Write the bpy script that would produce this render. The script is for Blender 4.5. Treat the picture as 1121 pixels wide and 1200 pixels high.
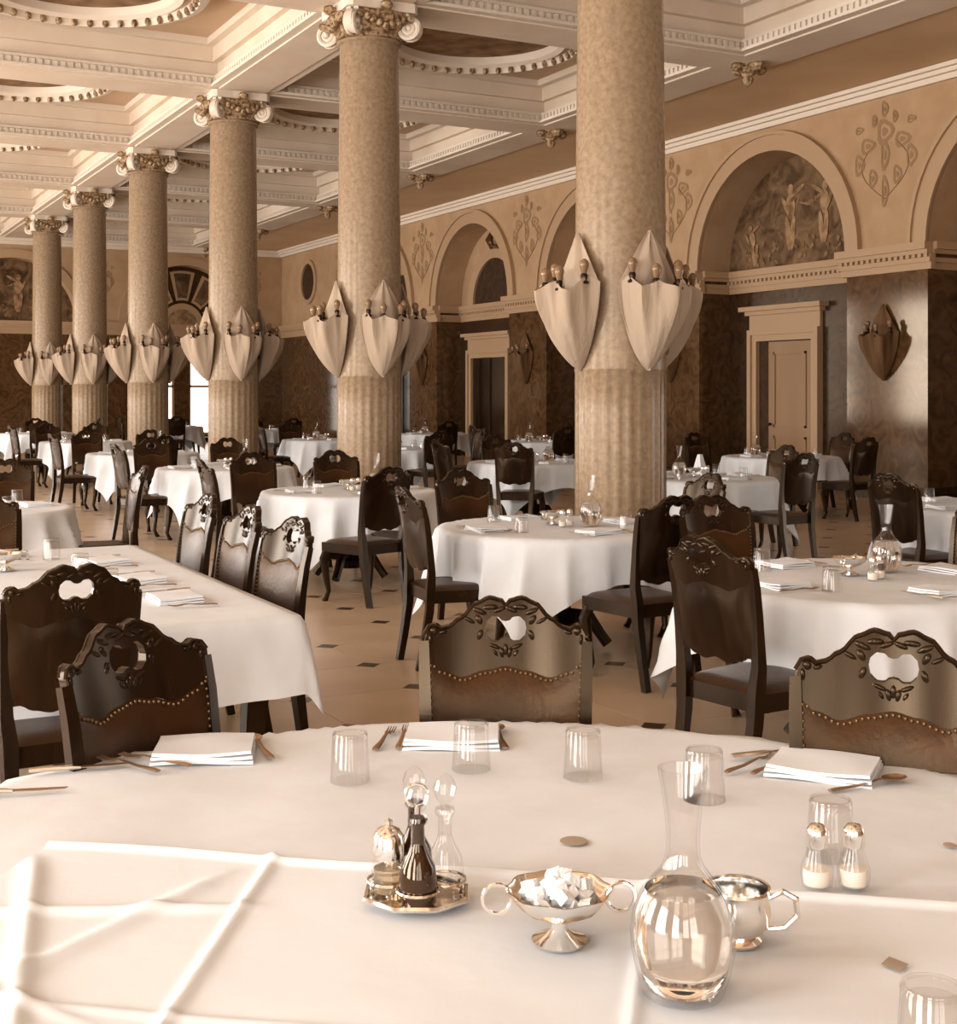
import bpy, bmesh, math, random
from mathutils import Vector, Matrix
PI = math.pi
random.seed(7)
SC = bpy.context.scene
COL = SC.collection
for o in list(bpy.data.objects):
    bpy.data.objects.remove(o)

# ------------------------------------------------------------------ camera, world, lights, exposure
EYE = 1.60
FPX = 1550.0                      # focal length in pixels of the 1121 x 1200 frame
YAW = math.atan2(822.0, FPX)      # the hall's long axis vanishes left of the frame
HORIZON = 460.0
cd = bpy.data.cameras.new('camera'); cam = bpy.data.objects.new('camera', cd); COL.objects.link(cam)
cam.location = (0, 0, EYE); cam.rotation_euler = (PI / 2, 0, -YAW)
cd.sensor_fit = 'VERTICAL'; cd.sensor_height = 36.0; cd.lens = 36.0 * FPX / 1200.0
cd.shift_y = -(600.0 - HORIZON) / 1200.0
cd.clip_start = 0.05; cd.clip_end = 300
SC.camera = cam
CY, SY = math.cos(YAW), math.sin(YAW)

w = bpy.data.worlds.new('sky'); SC.world = w; w.use_nodes = True
bg = w.node_tree.nodes['Background']; bg.inputs[0].default_value = (1.0, 0.965, 0.92, 1); bg.inputs[1].default_value = 3.0

def area(name, loc, rot, sx, sy, power, col=(1.0, 0.975, 0.945)):
    l = bpy.data.lights.new(name, 'AREA'); l.shape = 'RECTANGLE'; l.size = sx; l.size_y = sy
    l.energy = power; l.color = col
    o = bpy.data.objects.new(name, l); COL.objects.link(o); o.location = loc; o.rotation_euler = rot
    return o
BAY = 5.35
COLX = 6.28
COLY = [3.94 + BAY * k for k in range(7)]
XW, YEND, XL, YB = 14.65, 41.4, -6.2, -7.5
SPRING, BEAMZ = 3.77, 6.20
WINY = [-4.08 + BAY * k for k in range(9)]          # windows in the wall on the left, out of the frame
for y in WINY:
    area('daylight', (XL + 0.02, y, 2.75), (0, -PI / 2, 0), 4.3, 2.7, 560)
WINX = [-4.2, -0.9]                     # windows in the wall behind the camera
for x in WINX:
    area('daylight', (x, YB + 0.02, 2.75), (PI / 2, 0, 0), 2.7, 4.3, 130)

vs = SC.view_settings
vs.view_transform = 'Standard'; vs.look = 'None'; vs.gamma = 1.0; vs.use_curve_mapping = False
vs.exposure = 0.08
SC.cycles.use_denoising = True
SC.cycles.max_bounces = 8; SC.cycles.diffuse_bounces = 2; SC.cycles.glossy_bounces = 4
SC.cycles.transmission_bounces = 8; SC.cycles.transparent_max_bounces = 8
SC.cycles.caustics_reflective = False; SC.cycles.caustics_refractive = False
SC.cycles.sample_clamp_indirect = 6.0

# ------------------------------------------------------------------ materials
def lin(r, g, b):
    f = lambda c: (c / 255 / 12.92) if c / 255 <= 0.04045 else ((c / 255 + 0.055) / 1.055) ** 2.4
    return (f(r), f(g), f(b), 1)
M = {}
def mat(name, c1, c2=None, rough=0.6, metal=0.0, scale=4.0, detail=4, lo=0.35, hi=0.65, bump=0.0, bscale=30, spec=0.5,
        trans=0.0, ior=1.45, stretch=None, rough2=None, wave=None, coat=0.0, tint=(1, .86, .70, 1)):
    m = bpy.data.materials.new(name); m.use_nodes = True
    nt = m.node_tree; b = nt.nodes['Principled BSDF']
    b.inputs['Base Color'].default_value = lin(*c1); b.inputs['Roughness'].default_value = rough
    b.inputs['Metallic'].default_value = metal; b.inputs['Specular IOR Level'].default_value = spec
    b.inputs['Transmission Weight'].default_value = trans; b.inputs['IOR'].default_value = ior
    b.inputs['Coat Weight'].default_value = coat; b.inputs['Coat Roughness'].default_value = 0.12
    tc = nt.nodes.new('ShaderNodeTexCoord'); vec = tc.outputs['Object']
    if stretch:
        mp = nt.nodes.new('ShaderNodeMapping'); mp.inputs['Scale'].default_value = stretch
        nt.links.new(vec, mp.inputs['Vector']); vec = mp.outputs['Vector']
    if c2:
        n = nt.nodes.new('ShaderNodeTexNoise'); n.inputs['Scale'].default_value = scale; n.inputs['Detail'].default_value = detail
        if wave: n.inputs['Distortion'].default_value = wave
        nt.links.new(vec, n.inputs['Vector'])
        r = nt.nodes.new('ShaderNodeValToRGB'); e = r.color_ramp.elements
        e[0].position = lo; e[0].color = lin(*c1); e[1].position = hi; e[1].color = lin(*c2)
        nt.links.new(n.outputs['Fac'], r.inputs['Fac']); nt.links.new(r.outputs['Color'], b.inputs['Base Color'])
    if bump:
        n2 = nt.nodes.new('ShaderNodeTexNoise'); n2.inputs['Scale'].default_value = bscale; n2.inputs['Detail'].default_value = 3
        nt.links.new(vec, n2.inputs['Vector'])
        bp = nt.nodes.new('ShaderNodeBump'); bp.inputs['Strength'].default_value = bump; bp.inputs['Distance'].default_value = 0.02
        nt.links.new(n2.outputs['Fac'], bp.inputs['Height']); nt.links.new(bp.outputs['Normal'], b.inputs['Normal'])
    b.inputs['Specular Tint'].default_value = tint
    M[name] = m
    return m
mat('plaster', (190, 155, 119), (180, 144, 108), 0.85, scale=2.5, bump=0.08, bscale=14)
mat('ceiling_paint', (234, 214, 192), (227, 204, 180), 0.8, scale=1.5)
mat('panel_paint', (214, 184, 152), (206, 174, 142), 0.85, scale=1.2)
mat('soffit_paint', (226, 190, 150), (218, 180, 140), 0.85, scale=1.0)
mat('moulding', (234, 216, 196), None, 0.6)
mat('gilt', (104, 76, 48), (186, 156, 122), 0.45, scale=22, lo=0.4, hi=0.6, bump=0.4, bscale=40)
mat('scagliola', (164, 140, 113), (128, 104, 80), 0.27, scale=22, detail=10, lo=0.25, hi=0.8, wave=0.3, spec=0.4)
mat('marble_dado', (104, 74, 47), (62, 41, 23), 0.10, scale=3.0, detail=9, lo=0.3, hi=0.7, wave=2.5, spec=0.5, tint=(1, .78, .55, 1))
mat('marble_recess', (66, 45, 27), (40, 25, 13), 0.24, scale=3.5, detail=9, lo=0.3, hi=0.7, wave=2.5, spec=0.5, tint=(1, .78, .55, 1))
mat('trim_paint', (184, 150, 116), None, 0.5)
mat('door_paint', (156, 121, 86), (146, 111, 78), 0.4, scale=2.0, stretch=(1, 1, 0.2))
mat('dark_glass', (30, 17, 8), None, 0.08, spec=0.8)
mat('mural', (70, 48, 29), (140, 108, 76), 0.8, scale=2.6, detail=7, lo=0.36, hi=0.72, wave=1.2)
mat('mural_pale', (178, 142, 104), (118, 86, 56), 0.8, scale=7, detail=4, lo=0.35, hi=0.7)
mat('mural_dark', (70, 46, 26), (48, 30, 16), 0.8, scale=6)
mat('stencil', (158, 124, 90), None, 0.85)
mat('medallion_paint', (112, 82, 54), (160, 126, 94), 0.85, scale=3, detail=5, lo=0.35, hi=0.7)
mat('floor_stone', (202, 174, 144), (190, 160, 129), 0.28, scale=2.2, detail=6, lo=0.35, hi=0.7, spec=0.5)
mat('inset_stone', (80, 55, 37), (62, 41, 26), 0.3, scale=12)
mat('linen', (225, 225, 226), (219, 218, 218), 0.9, scale=6, bump=0.10, bscale=10, spec=0.15)
mat('linen_fold', (229, 229, 230), None, 0.9, bump=0.12, bscale=9, spec=0.15)
mat('leather', (58, 33, 15), (38, 21, 9), 0.33, scale=7, detail=4, bump=0.06, bscale=60, spec=0.4, tint=(1, .72, .46, 1))
mat('dark_wood', (33, 19, 10), (20, 11, 5), 0.23, scale=6, detail=5, stretch=(6, 1, 1), spec=0.45, tint=(1, .72, .46, 1))
mat('black_wood', (34, 17, 8), (22, 10, 4), 0.3, scale=6, stretch=(1, 1, 5), spec=0.5)
mat('brass_nail', (112, 84, 56), None, 0.4, metal=0.7)
mat('gauze', (206, 184, 160), None, 0.85, bump=0.5, bscale=28, stretch=(1, 1, .12), spec=0.2)
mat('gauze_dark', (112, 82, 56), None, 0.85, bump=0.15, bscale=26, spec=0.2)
mat('socket_metal', (40, 24, 12), None, 0.35, metal=0.4)
mat('bulb_glass', (136, 106, 78), None, 0.12, spec=0.7)
mat('glass', (255, 252, 248), None, 0.02, trans=1.0, ior=1.42)
mat('pane_glass', (255, 255, 255), None, 0.02)
mat('water', (252, 247, 240), None, 0.0, trans=1.0, ior=1.33)
mat('silver', (250, 250, 248), (236, 232, 226), 0.14, metal=1.0, scale=9)
mat('steel', (168, 140, 112), None, 0.3, metal=0.8)
mat('vinegar', (46, 26, 11), None, 0.06, spec=0.8)
mat('pale_oil', (226, 204, 172), None, 0.05, trans=0.8, ior=1.4)
mat('sugar', (252, 249, 245), None, 0.7, bump=0.3, bscale=200)
mat('salt', (236, 222, 206), None, 0.5)
mat('shadow_spot', (168, 148, 128), None, 0.8)  # tone of the glassware shadows painted on the cloths
# thin clear glass: light passes straight through, the surface mirrors by Fresnel
for _n in ('glass', 'pane_glass'):
    _nt = M[_n].node_tree; _o = _nt.nodes['Material Output']
    _t = _nt.nodes.new('ShaderNodeBsdfTransparent'); _t.inputs[0].default_value = (.985, .98, .975, 1)
    _g = _nt.nodes.new('ShaderNodeBsdfGlossy'); _g.inputs['Roughness'].default_value = .03
    _l = _nt.nodes.new('ShaderNodeLayerWeight'); _l.inputs['Blend'].default_value = .5
    _p = _nt.nodes.new('ShaderNodeMath'); _p.operation = 'POWER'; _p.inputs[1].default_value = 4.5; _nt.links.new(_l.outputs['Facing'], _p.inputs[0])
    _f = _nt.nodes.new('ShaderNodeMath'); _f.operation = 'MULTIPLY_ADD'; _f.inputs[1].default_value = .6; _f.inputs[2].default_value = .045; _nt.links.new(_p.outputs[0], _f.inputs[0])
    _m = _nt.nodes.new('ShaderNodeMixShader')
    _nt.links.new(_f.outputs[0], _m.inputs[0]); _nt.links.new(_t.outputs[0], _m.inputs[1]); _nt.links.new(_g.outputs[0], _m.inputs[2]); _nt.links.new(_m.outputs[0], _o.inputs[0])
# translucent gauze
_nt = M['gauze'].node_tree; _b = _nt.nodes['Principled BSDF']; _o = _nt.nodes['Material Output']
_tr = _nt.nodes.new('ShaderNodeBsdfTranslucent'); _tr.inputs[0].default_value = lin(224, 192, 158)
_mx = _nt.nodes.new('ShaderNodeMixShader'); _mx.inputs[0].default_value = 0.3
_nt.links.new(_b.outputs[0], _mx.inputs[1]); _nt.links.new(_tr.outputs[0], _mx.inputs[2]); _nt.links.new(_mx.outputs[0], _o.inputs[0])

# ------------------------------------------------------------------ mesh helpers
class MB:
    def __init__(s): s.v = []; s.f = []
    def add(s, vs, fs):
        n = len(s.v); s.v += [tuple(p) for p in vs]; s.f += [tuple(i + n for i in f) for f in fs]; return s
    def box(s, x0, x1, y0, y1, z0, z1):
        return s.add([(x, y, z) for z in (z0, z1) for y in (y0, y1) for x in (x0, x1)],
                     [(0, 2, 3, 1), (4, 5, 7, 6), (0, 1, 5, 4), (2, 6, 7, 3), (0, 4, 6, 2), (1, 3, 7, 5)])
    def lathe(s, prof, n=24, c=(0, 0, 0), mod=None):
        vs, fs = [], []
        for (r, z) in prof:
            for i in range(n):
                a = 2 * PI * i / n; rr = r if mod is None else mod(r, z, i, n)
                vs.append((c[0] + rr * math.cos(a), c[1] + rr * math.sin(a), c[2] + z))
        m = len(prof)
        for j in range(m - 1):
            for i in range(n):
                k = (i + 1) % n
                fs.append((j * n + i, j * n + k, (j + 1) * n + k, (j + 1) * n + i))
        if prof[0][0] > 1e-6: fs.append(tuple(reversed(range(n))))
        if prof[-1][0] > 1e-6: fs.append(tuple(range((m - 1) * n, m * n)))
        return s.add(vs, fs)
    def tube(s, pts, rad, n=8, sq=False, closed=False, flat=1.0):
        P = [Vector(p) for p in pts]; m = len(P); vs, fs = [], []
        R = rad if isinstance(rad, (list, tuple)) else [rad] * m
        up = Vector((0, 0, 1))
        prev = None
        for i, p in enumerate(P):
            if closed: t = P[(i + 1) % m] - P[i - 1]
            else: t = P[min(i + 1, m - 1)] - P[max(i - 1, 0)]
            t.normalize()
            if prev is None:
                a = t.cross(up)
                if a.length < 0.05: a = t.cross(Vector((0, 1, 0)))
                a.normalize()
            else:
                a = prev - t * prev.dot(t); a.normalize()
            prev = a; b = t.cross(a)
            for k in range(n):
                an = 2 * PI * (k + (0.5 if sq else 0)) / n
                q = p + (a * math.cos(an) + b * math.sin(an) * flat) * R[i] * (1.35 if sq else 1)
                vs.append(q)
        for i in range(m if closed else m - 1):
            j = (i + 1) % m
            for k in range(n):
                l = (k + 1) % n
                fs.append((i * n + k, i * n + l, j * n + l, j * n + k))
        if not closed:
            fs.append(tuple(reversed(range(n)))); fs.append(tuple(range((m - 1) * n, m * n)))
        return s.add(vs, fs)
    def ball(s, c, r, n=10, m=6):
        rx, ry, rz = r if isinstance(r, (list, tuple)) else (r, r, r)
        vs = [(c[0], c[1], c[2] - rz)]; fs = []
        for j in range(1, m):
            a = -PI / 2 + PI * j / m
            for i in range(n):
                b = 2 * PI * i / n
                vs.append((c[0] + rx * math.cos(a) * math.cos(b), c[1] + ry * math.cos(a) * math.sin(b), c[2] + rz * math.sin(a)))
        vs.append((c[0], c[1], c[2] + rz)); L = len(vs) - 1
        for i in range(n):
            k = (i + 1) % n
            fs.append((0, 1 + k, 1 + i)); fs.append((L, L - n + i, L - n + k))
            for j in range(m - 2):
                fs.append((1 + j * n + i, 1 + j * n + k, 1 + (j + 1) * n + k, 1 + (j + 1) * n + i))
        return s.add(vs, fs)
    def grid(s, fn, nu, nv, keep=None):
        n0 = [fn(i / nu, j / nv) for j in range(nv + 1) for i in range(nu + 1)]
        fs = []
        for j in range(nv):
            for i in range(nu):
                if keep is None or keep((i + .5) / nu, (j + .5) / nv):
                    a = j * (nu + 1) + i; fs.append((a, a + 1, a + nu + 2, a + nu + 1))
        return s.add(n0, fs)
    def prism(s, poly, fn0, fn1):
        n = len(poly)
        vs = [fn0(p) for p in poly] + [fn1(p) for p in poly]
        fs = [tuple(range(n)), tuple(reversed(range(n, 2 * n)))]
        for i in range(n):
            k = (i + 1) % n; fs.append((i, i + n, k + n, k))
        return s.add(vs, fs)
    def xf(s, mtx, start=0):
        s.v[start:] = [tuple(mtx @ Vector(p)) for p in s.v[start:]]; return s
    def mesh(s, name, m=None, smooth=True, merge=0.0, solid=0.0, ang=38):
        me = bpy.data.meshes.new(name); me.from_pydata(s.v, [], s.f)
        bm = bmesh.new(); bm.from_mesh(me)
        if merge: bmesh.ops.remove_doubles(bm, verts=bm.verts, dist=merge)
        if solid: bmesh.ops.recalc_face_normals(bm, faces=bm.faces); bmesh.ops.solidify(bm, geom=bm.faces[:], thickness=solid)
        bmesh.ops.recalc_face_normals(bm, faces=bm.faces)
        bm.to_mesh(me); bm.free()
        if smooth:
            me.polygons.foreach_set('use_smooth', [True] * len(me.polygons)); me.set_sharp_from_angle(angle=math.radians(ang))
        if m: me.materials.append(M[m])
        return me

def ob(name, data, parent=None, loc=(0, 0, 0), rz=0.0, kind=None):
    o = bpy.data.objects.new(name, data); COL.objects.link(o); o.location = loc; o.rotation_euler = (0, 0, rz)
    if parent: o.parent = parent
    if kind: o['kind'] = kind
    return o
def tag(o, label, cat, group=None):
    o['label'] = label; o['category'] = cat
    if group: o['group'] = group
    elif 'group' in o: del o['group']
    return o
def empty(name, loc=(0, 0, 0), rz=0.0):
    e = ob(name, None, None, loc, rz); e.empty_display_size = 0.1; return e
def copy_tree(o, parent=None):
    c = o.copy(); COL.objects.link(c); c.parent = parent
    for ch in list(o.children): copy_tree(ch, c)
    return c
class Proto:
    """the first use places the prototype itself, later uses copy it with its parts"""
    def __init__(s, root): s.root = root; s.used = False
    def put(s, loc, rz, label, cat, group=None, scale=None):
        o = copy_tree(s.root) if s.used else s.root
        s.used = True
        o.location = loc; o.rotation_euler = (0, 0, rz)
        if scale: o.scale = (scale,) * 3
        return tag(o, label, cat, group)
def interp(tab, x):
    for (a, b), (c, d) in zip(tab, tab[1:]):
        if x <= c:
            t = (x - a) / (c - a) if c > a else 0
            t = t * t * (3 - 2 * t)
            return b + (d - b) * t
    return tab[-1][1]

# ------------------------------------------------------------------ floor
fl = ob('floor', MB().box(XL - .3, XW + 1.2, YB - .3, YEND + 1.2, -0.2, -0.002).mesh('floor', 'floor_stone', False), kind='structure')
TS, CUT = 0.65, 0.075
def octa(z0, z1, h=TS / 2 - 0.0015, c=CUT + 0.0015):
    p = [(-h + c, -h), (h - c, -h), (h, -h + c), (h, h - c), (h - c, h), (-h + c, h), (-h, h - c), (-h, -h + c)]
    return MB().prism(p, lambda q: (q[0], q[1], z1), lambda q: (q[0], q[1], z0))
slab_me = octa(-0.02, 0.0).mesh('floor_slab', 'floor_stone', False)
d = CUT - 0.0015
inset_me = MB().prism([(-d, 0), (0, -d), (d, 0), (0, d)], lambda q: (q[0], q[1], 0.0), lambda q: (q[0], q[1], -0.02)).mesh('inset_tile', 'inset_stone', False)
def proj(x, y, z):
    r = x * CY - y * SY; dd = x * SY + y * CY
    return (560.5 + FPX * r / dd, HORIZON + FPX * (EYE - z) / dd, dd) if dd > 0.3 else (-9999, 0, dd)
cells, insets = [], []
for i in range(-6, 26):
    for j in range(-2, 62):
        for lst, ox in ((insets, 0.0), (cells, TS / 2)):
            x, y = 3.07 + TS * (i - 8) + ox, 7.17 + TS * (j - 12) + ox
            u, v, dd = proj(x, y, 0)
            if -60 < u < 1180 and v < 960 and x < XW and y < YEND: lst.append((dd, x, y))
cells.sort(); insets.sort()
for k, (dd, x, y) in enumerate(cells[:300]): ob('floor_slab', slab_me, fl, (x, y, 0))
for k, (dd, x, y) in enumerate(insets[:300]): ob('inset_tile', inset_me, fl, (x, y, 0))
far = MB()
for (dd, x, y) in cells[300:]: far.add(*(lambda m: ([(a + x, b + y, c) for a, b, c in m.v], m.f))(octa(-0.012, 0.0)))
ob('far_slabs', far.mesh('far_slabs', 'floor_stone', False), fl, kind='stuff')
far = MB()
for (dd, x, y) in insets[300:]: far.add([(x - d, y, 0), (x, y - d, 0), (x + d, y, 0), (x, y + d, 0)], [(0, 1, 2, 3)])
ob('far_insets', far.mesh('far_insets', 'inset_stone', False), fl, kind='stuff')

# ------------------------------------------------------------------ arcaded walls
NA = 28
def arcade(wall, P, s0, s1, arches, r_in, depth, top):
    """plaster above the springing with semicircular openings; P maps (s, d, z) to the room"""
    mb = MB(); cur = s0
    for c in arches + [None]:
        e = s1 if c is None else c - r_in
        if e > cur + 1e-4:
            mb.add([P(cur, 0, SPRING), P(e, 0, SPRING), P(e, 0, top), P(cur, 0, top)], [(0, 1, 2, 3)])
        if c is None: break
        for k in range(NA):
            a0, a1 = PI - PI * k / NA, PI - PI * (k + 1) / NA
            p0 = (c + r_in * math.cos(a0), SPRING + r_in * math.sin(a0)); p1 = (c + r_in * math.cos(a1), SPRING + r_in * math.sin(a1))
            mb.add([P(p0[0], 0, p0[1]), P(p1[0], 0, p1[1]), P(p1[0], 0, top), P(p0[0], 0, top)], [(0, 1, 2, 3)])
            mb.add([P(p0[0], 0, p0[1]), P(p1[0], 0, p1[1]), P(p1[0], depth, p1[1]), P(p0[0], depth, p0[1])], [(0, 1, 2, 3)])
        mb.add([P(c - r_in, depth, SPRING - .4), P(c + r_in, depth, SPRING - .4), P(c + r_in, depth, top), P(c - r_in, depth, top)], [(0, 1, 2, 3)])
        cur = c + r_in
    return ob(wall, mb.mesh(wall, 'plaster', False), kind='structure')
def PR(s, dd, z): return (XW + dd, s, z)
def PE(s, dd, z): return (s, YEND + dd, z)
def pbox(mb, P, s0, s1, d0, d1, z0, z1):
    v = [P(s, dd, z) for z in (z0, z1) for dd in (d0, d1) for s in (s0, s1)]
    return mb.add(v, [(0, 2, 3, 1), (4, 5, 7, 6), (0, 1, 5, 4), (2, 6, 7, 3), (0, 4, 6, 2), (1, 3, 7, 5)])
def arch_ring(mb, P, c, r0, r1, d0, d1, z=SPRING, n=NA, a0=0.0, a1=PI):
    for k in range(n):
        A, B = a0 + (a1 - a0) * k / n, a0 + (a1 - a0) * (k + 1) / n
        q = []
        for dd in (d0, d1):
            for (r, a) in ((r0, A), (r1, A), (r1, B), (r0, B)): q.append(P(c + r * math.cos(a), dd, z + r * math.sin(a)))
        mb.add(q, [(0, 1, 2, 3), (4, 7, 6, 5), (0, 4, 5, 1), (1, 5, 6, 2), (2, 6, 7, 3), (3, 7, 4, 0)])
    return mb
def lunette(mb, P, c, r, dd, th=0.02, z=SPRING, n=NA, stilt=0.0):
    pl = [(c + r * math.cos(PI * k / n), z + stilt + r * math.sin(PI * k / n)) for k in range(n + 1)]
    if stilt: pl = [(c + r, z)] + pl + [(c - r, z)]
    return mb.prism(pl, lambda q: P(q[0], dd, q[1]), lambda q: P(q[0], dd + th, q[1]))
RIN, ROUT, DEP = 1.86, 2.12, 0.70
CORN = [(3.38, 3.48, 0.04), (3.48, 3.55, 0.07), (3.60, 3.66, 0.12), (3.66, 3.77, 0.17)]
def cornice(mb, P, s0, s1, dd, dent=True):
    for z0, z1, o in CORN: pbox(mb, P, s0, s1, dd - o, dd + 0.05, z0, z1)
    pbox(mb, P, s0, s1, dd - 0.05, dd + 0.05, 3.55, 3.60)
    if dent:
        n = max(1, int((s1 - s0) / 0.11)); st = (s1 - s0) / n
        for i in range(n): pbox(mb, P, s0 + (i + .2) * st, s0 + (i + .75) * st, dd - 0.10, dd, 3.55, 3.60)
ROSE = [(0, 0.34, .10, .16), (-.2, .2, .09, .1), (.2, .2, .09, .1), (-.3, -.02, .06, .14), (.3, -.02, .06, .14), (0, .05, .05, .2), (-.14, -.22, .05, .12), (.14, -.22, .05, .12),
        (0, -.4, .04, .2), (-.3, .42, .05, .05), (.3, .42, .05, .05), (0, .62, .04, .1), (-.12, .5, .03, .08), (.12, .5, .03, .08)]
def stencil_mesh():
    mb = MB()
    for ki, (x, z, a, b) in enumerate(ROSE):
        for ring in ((1.0, .62), (.34, .0)):
            n = 12; o = len(mb.v)
            for k in range(n):
                t0, t1 = 2 * PI * k / n, 2 * PI * (k + 1) / n
                w0, w1 = 1 + .16 * math.cos(3 * t0), 1 + .16 * math.cos(3 * t1)
                q = [(x + a * ring[0] * w0 * math.cos(t0), z + b * ring[0] * w0 * math.sin(t0)), (x + a * ring[0] * w1 * math.cos(t1), z + b * ring[0] * w1 * math.sin(t1)),
                     (x + a * ring[1] * w1 * math.cos(t1), z + b * ring[1] * w1 * math.sin(t1)), (x + a * ring[1] * w0 * math.cos(t0), z + b * ring[1] * w0 * math.sin(t0))]
                mb.add([(p[0], -.0006 * ki, p[1]) for p in q], [(0, 1, 2, 3)])
    for sx in (-1, 1):
        mb.tube([(sx * .27 * math.sin(PI * .86 * k / 16), 0, -.5 + .72 * k / 16) for k in range(17)], .010, 6, flat=.3)
    return mb.mesh('painted_ornament', 'stencil', False)
STENCIL = stencil_mesh()

# --- the long wall on the right
AR = [11.95 + BAY * k for k in range(-2, 5)]
wr = arcade('wall_right', PR, YB, YEND, AR, RIN, DEP, BEAMZ + .1)
for c in AR:
    if c < 8: continue
    ob('archivolt', arch_ring(arch_ring(MB(), PR, c, RIN, ROUT, -0.05, 0.02), PR, c, ROUT, ROUT + .06, -0.09, 0.02).mesh('archivolt', 'trim_paint', True), wr)
edges = [YB] + [e for c in AR for e in (c - RIN, c + RIN)] + [YEND]
for a, b in zip(edges[0::2], edges[1::2]):
    ob('marble_pier', pbox(MB(), PR, a, b, 0, DEP, 0, 3.765).mesh('marble_pier', 'marble_dado', False), wr)
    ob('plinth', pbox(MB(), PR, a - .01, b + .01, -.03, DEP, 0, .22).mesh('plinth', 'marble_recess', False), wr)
    mb = MB(); cornice(mb, PR, a - .1, b + .1, 0.0)
    ob('cornice', mb.mesh('cornice', 'trim_paint', False), wr)
for c in AR:
    if c < 8: continue
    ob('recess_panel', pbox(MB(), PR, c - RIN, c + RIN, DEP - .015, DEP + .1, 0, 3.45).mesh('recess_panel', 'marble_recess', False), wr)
    mb = MB(); cornice(mb, PR, c - RIN, c + RIN, DEP)
    ob('cornice', mb.mesh('cornice', 'trim_paint', False), wr)
    for sgn in (-1, 1):                           # the cornice returns along the jamb
        mb = MB(); e = c + sgn * RIN
        for z0, z1, o in CORN: pbox(mb, PR, min(e, e - sgn * o), max(e, e - sgn * o), 0, DEP, z0, z1)
        ob('cornice_return', mb.mesh('cornice_return', 'trim_paint', False), wr)
mb = MB()
pbox(mb, PR, YB, YEND, -.08, .05, 6.02, 6.10); pbox(mb, PR, YB, YEND, -.16, .05, 6.10, 6.16); pbox(mb, PR, YB, YEND, -.24, .05, 6.16, 6.22)
ob('trim_1', mb.mesh('trim_1', 'moulding', False), kind='structure')
for k, y in enumerate(COLY):
    if y > 8:
        o = ob('painted_ornament', STENCIL, wr, (XW - .006, y, 5.1), -PI / 2); o.scale = (1.75, 1, 1.2)
for y in (8.6, 15.6, 19.1, 20.9):
    pass

# doors, niches and the mural in the recesses
def panelled_door(name, c, wd, h, dark_gap, fmat, leafmat, P=PR, dd=DEP, entab=True, opening=False):
    fr = .2
    mb = MB()
    for sgn in (-1, 1):
        a = c + sgn * wd / 2; pbox(mb, P, min(a, a + sgn * fr * .6), max(a, a + sgn * fr * .6), dd - .10, dd, 0, h + fr * .6)
        a2 = c + sgn * (wd / 2 + fr * .55); pbox(mb, P, min(a2, a2 + sgn * fr * .45), max(a2, a2 + sgn * fr * .45), dd - .14, dd, 0, h + fr)
    pbox(mb, P, c - wd / 2 + .001, c + wd / 2 - .001, dd - .10, dd, h, h + fr * .58)
    pbox(mb, P, c - wd / 2 - fr * .54, c + wd / 2 + fr * .54, dd - .139, dd, h + fr * .55, h + fr - .001)
    root = ob(name, mb.mesh('door_frame', fmat, False), kind='structure')
    if entab:
        m2 = MB(); pbox(m2, P, c - wd / 2 - fr, c + wd / 2 + fr, dd - .08, dd, h + fr, h + fr + .26)
        pbox(m2, P, c - wd / 2 - fr - .06, c + wd / 2 + fr + .06, dd - .14, dd, h + fr + .26, h + fr + .33)
        pbox(m2, P, c - wd / 2 - fr - .14, c + wd / 2 + fr + .14, dd - .22, dd, h + fr + .33, h + fr + .41)
        ob('entablature', m2.mesh('entablature', fmat, False), root)
    if opening:
        lf = ob('door_leaf', pbox(MB(), P, c - wd / 2, c + wd / 2, dd - .03, dd - .018, 0, h).mesh('door_leaf', 'dark_glass', False), root)
        for s in (-.02, .3):
            ob('glazing_bar', pbox(MB(), P, c + s * wd - .03, c + s * wd + .03, dd - .05, dd - .03, 0, h).mesh('glazing_bar', 'black_wood', False), lf)
        return root
    ob('dark_opening', pbox(MB(), P, c - wd / 2, c + wd / 2, dd - .02, dd - .017, 0, h).mesh('dark_opening', 'mural_dark', False), root)
    l0, l1 = c - wd / 2, c + wd / 2 - dark_gap
    lf = ob('door_leaf', pbox(MB(), P, l0, l1, dd - .065, dd - .02, 0.02, h - .02).mesh('door_leaf', leafmat, False), root)
    for z0, z1 in ((.25, .85), (1.0, h - .2)):
        m3 = MB(); a, b = l0 + .14, l1 - .14
        for (p, q, r, s_) in ((a, b, z0, z0 + .04), (a, b, z1 - .04, z1), (a, a + .04, z0, z1), (b - .04, b, z0, z1)): pbox(m3, P, p, q, dd - .085, dd - .06, r, s_)
        ob('panel_moulding', m3.mesh('panel_moulding', leafmat, False), lf)
    k = MB().ball(P(l1 - .07, dd - .11, 1.05), .03); k.tube([P(l1 - .07, dd - .11, 1.05), P(l1 - .07, dd - .05, 1.05)], .012, 6)
    ob('door_knob', k.mesh('door_knob', 'socket_metal'), lf)
    return root
panelled_door('door_1', 17.62, 1.40, 2.50, 0.30, 'trim_paint', 'door_paint')
panelled_door('door_2', 28.3, 1.75, 2.45, 0, 'trim_paint', None, opening=True)
panelled_door('door_3', 22.65, 1.6, 2.45, 0, 'marble_dado', None, opening=True, entab=False)
panelled_door('door_4', 33.4, 1.6, 2.45, 0, 'trim_paint', None, opening=True, entab=False)
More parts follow.
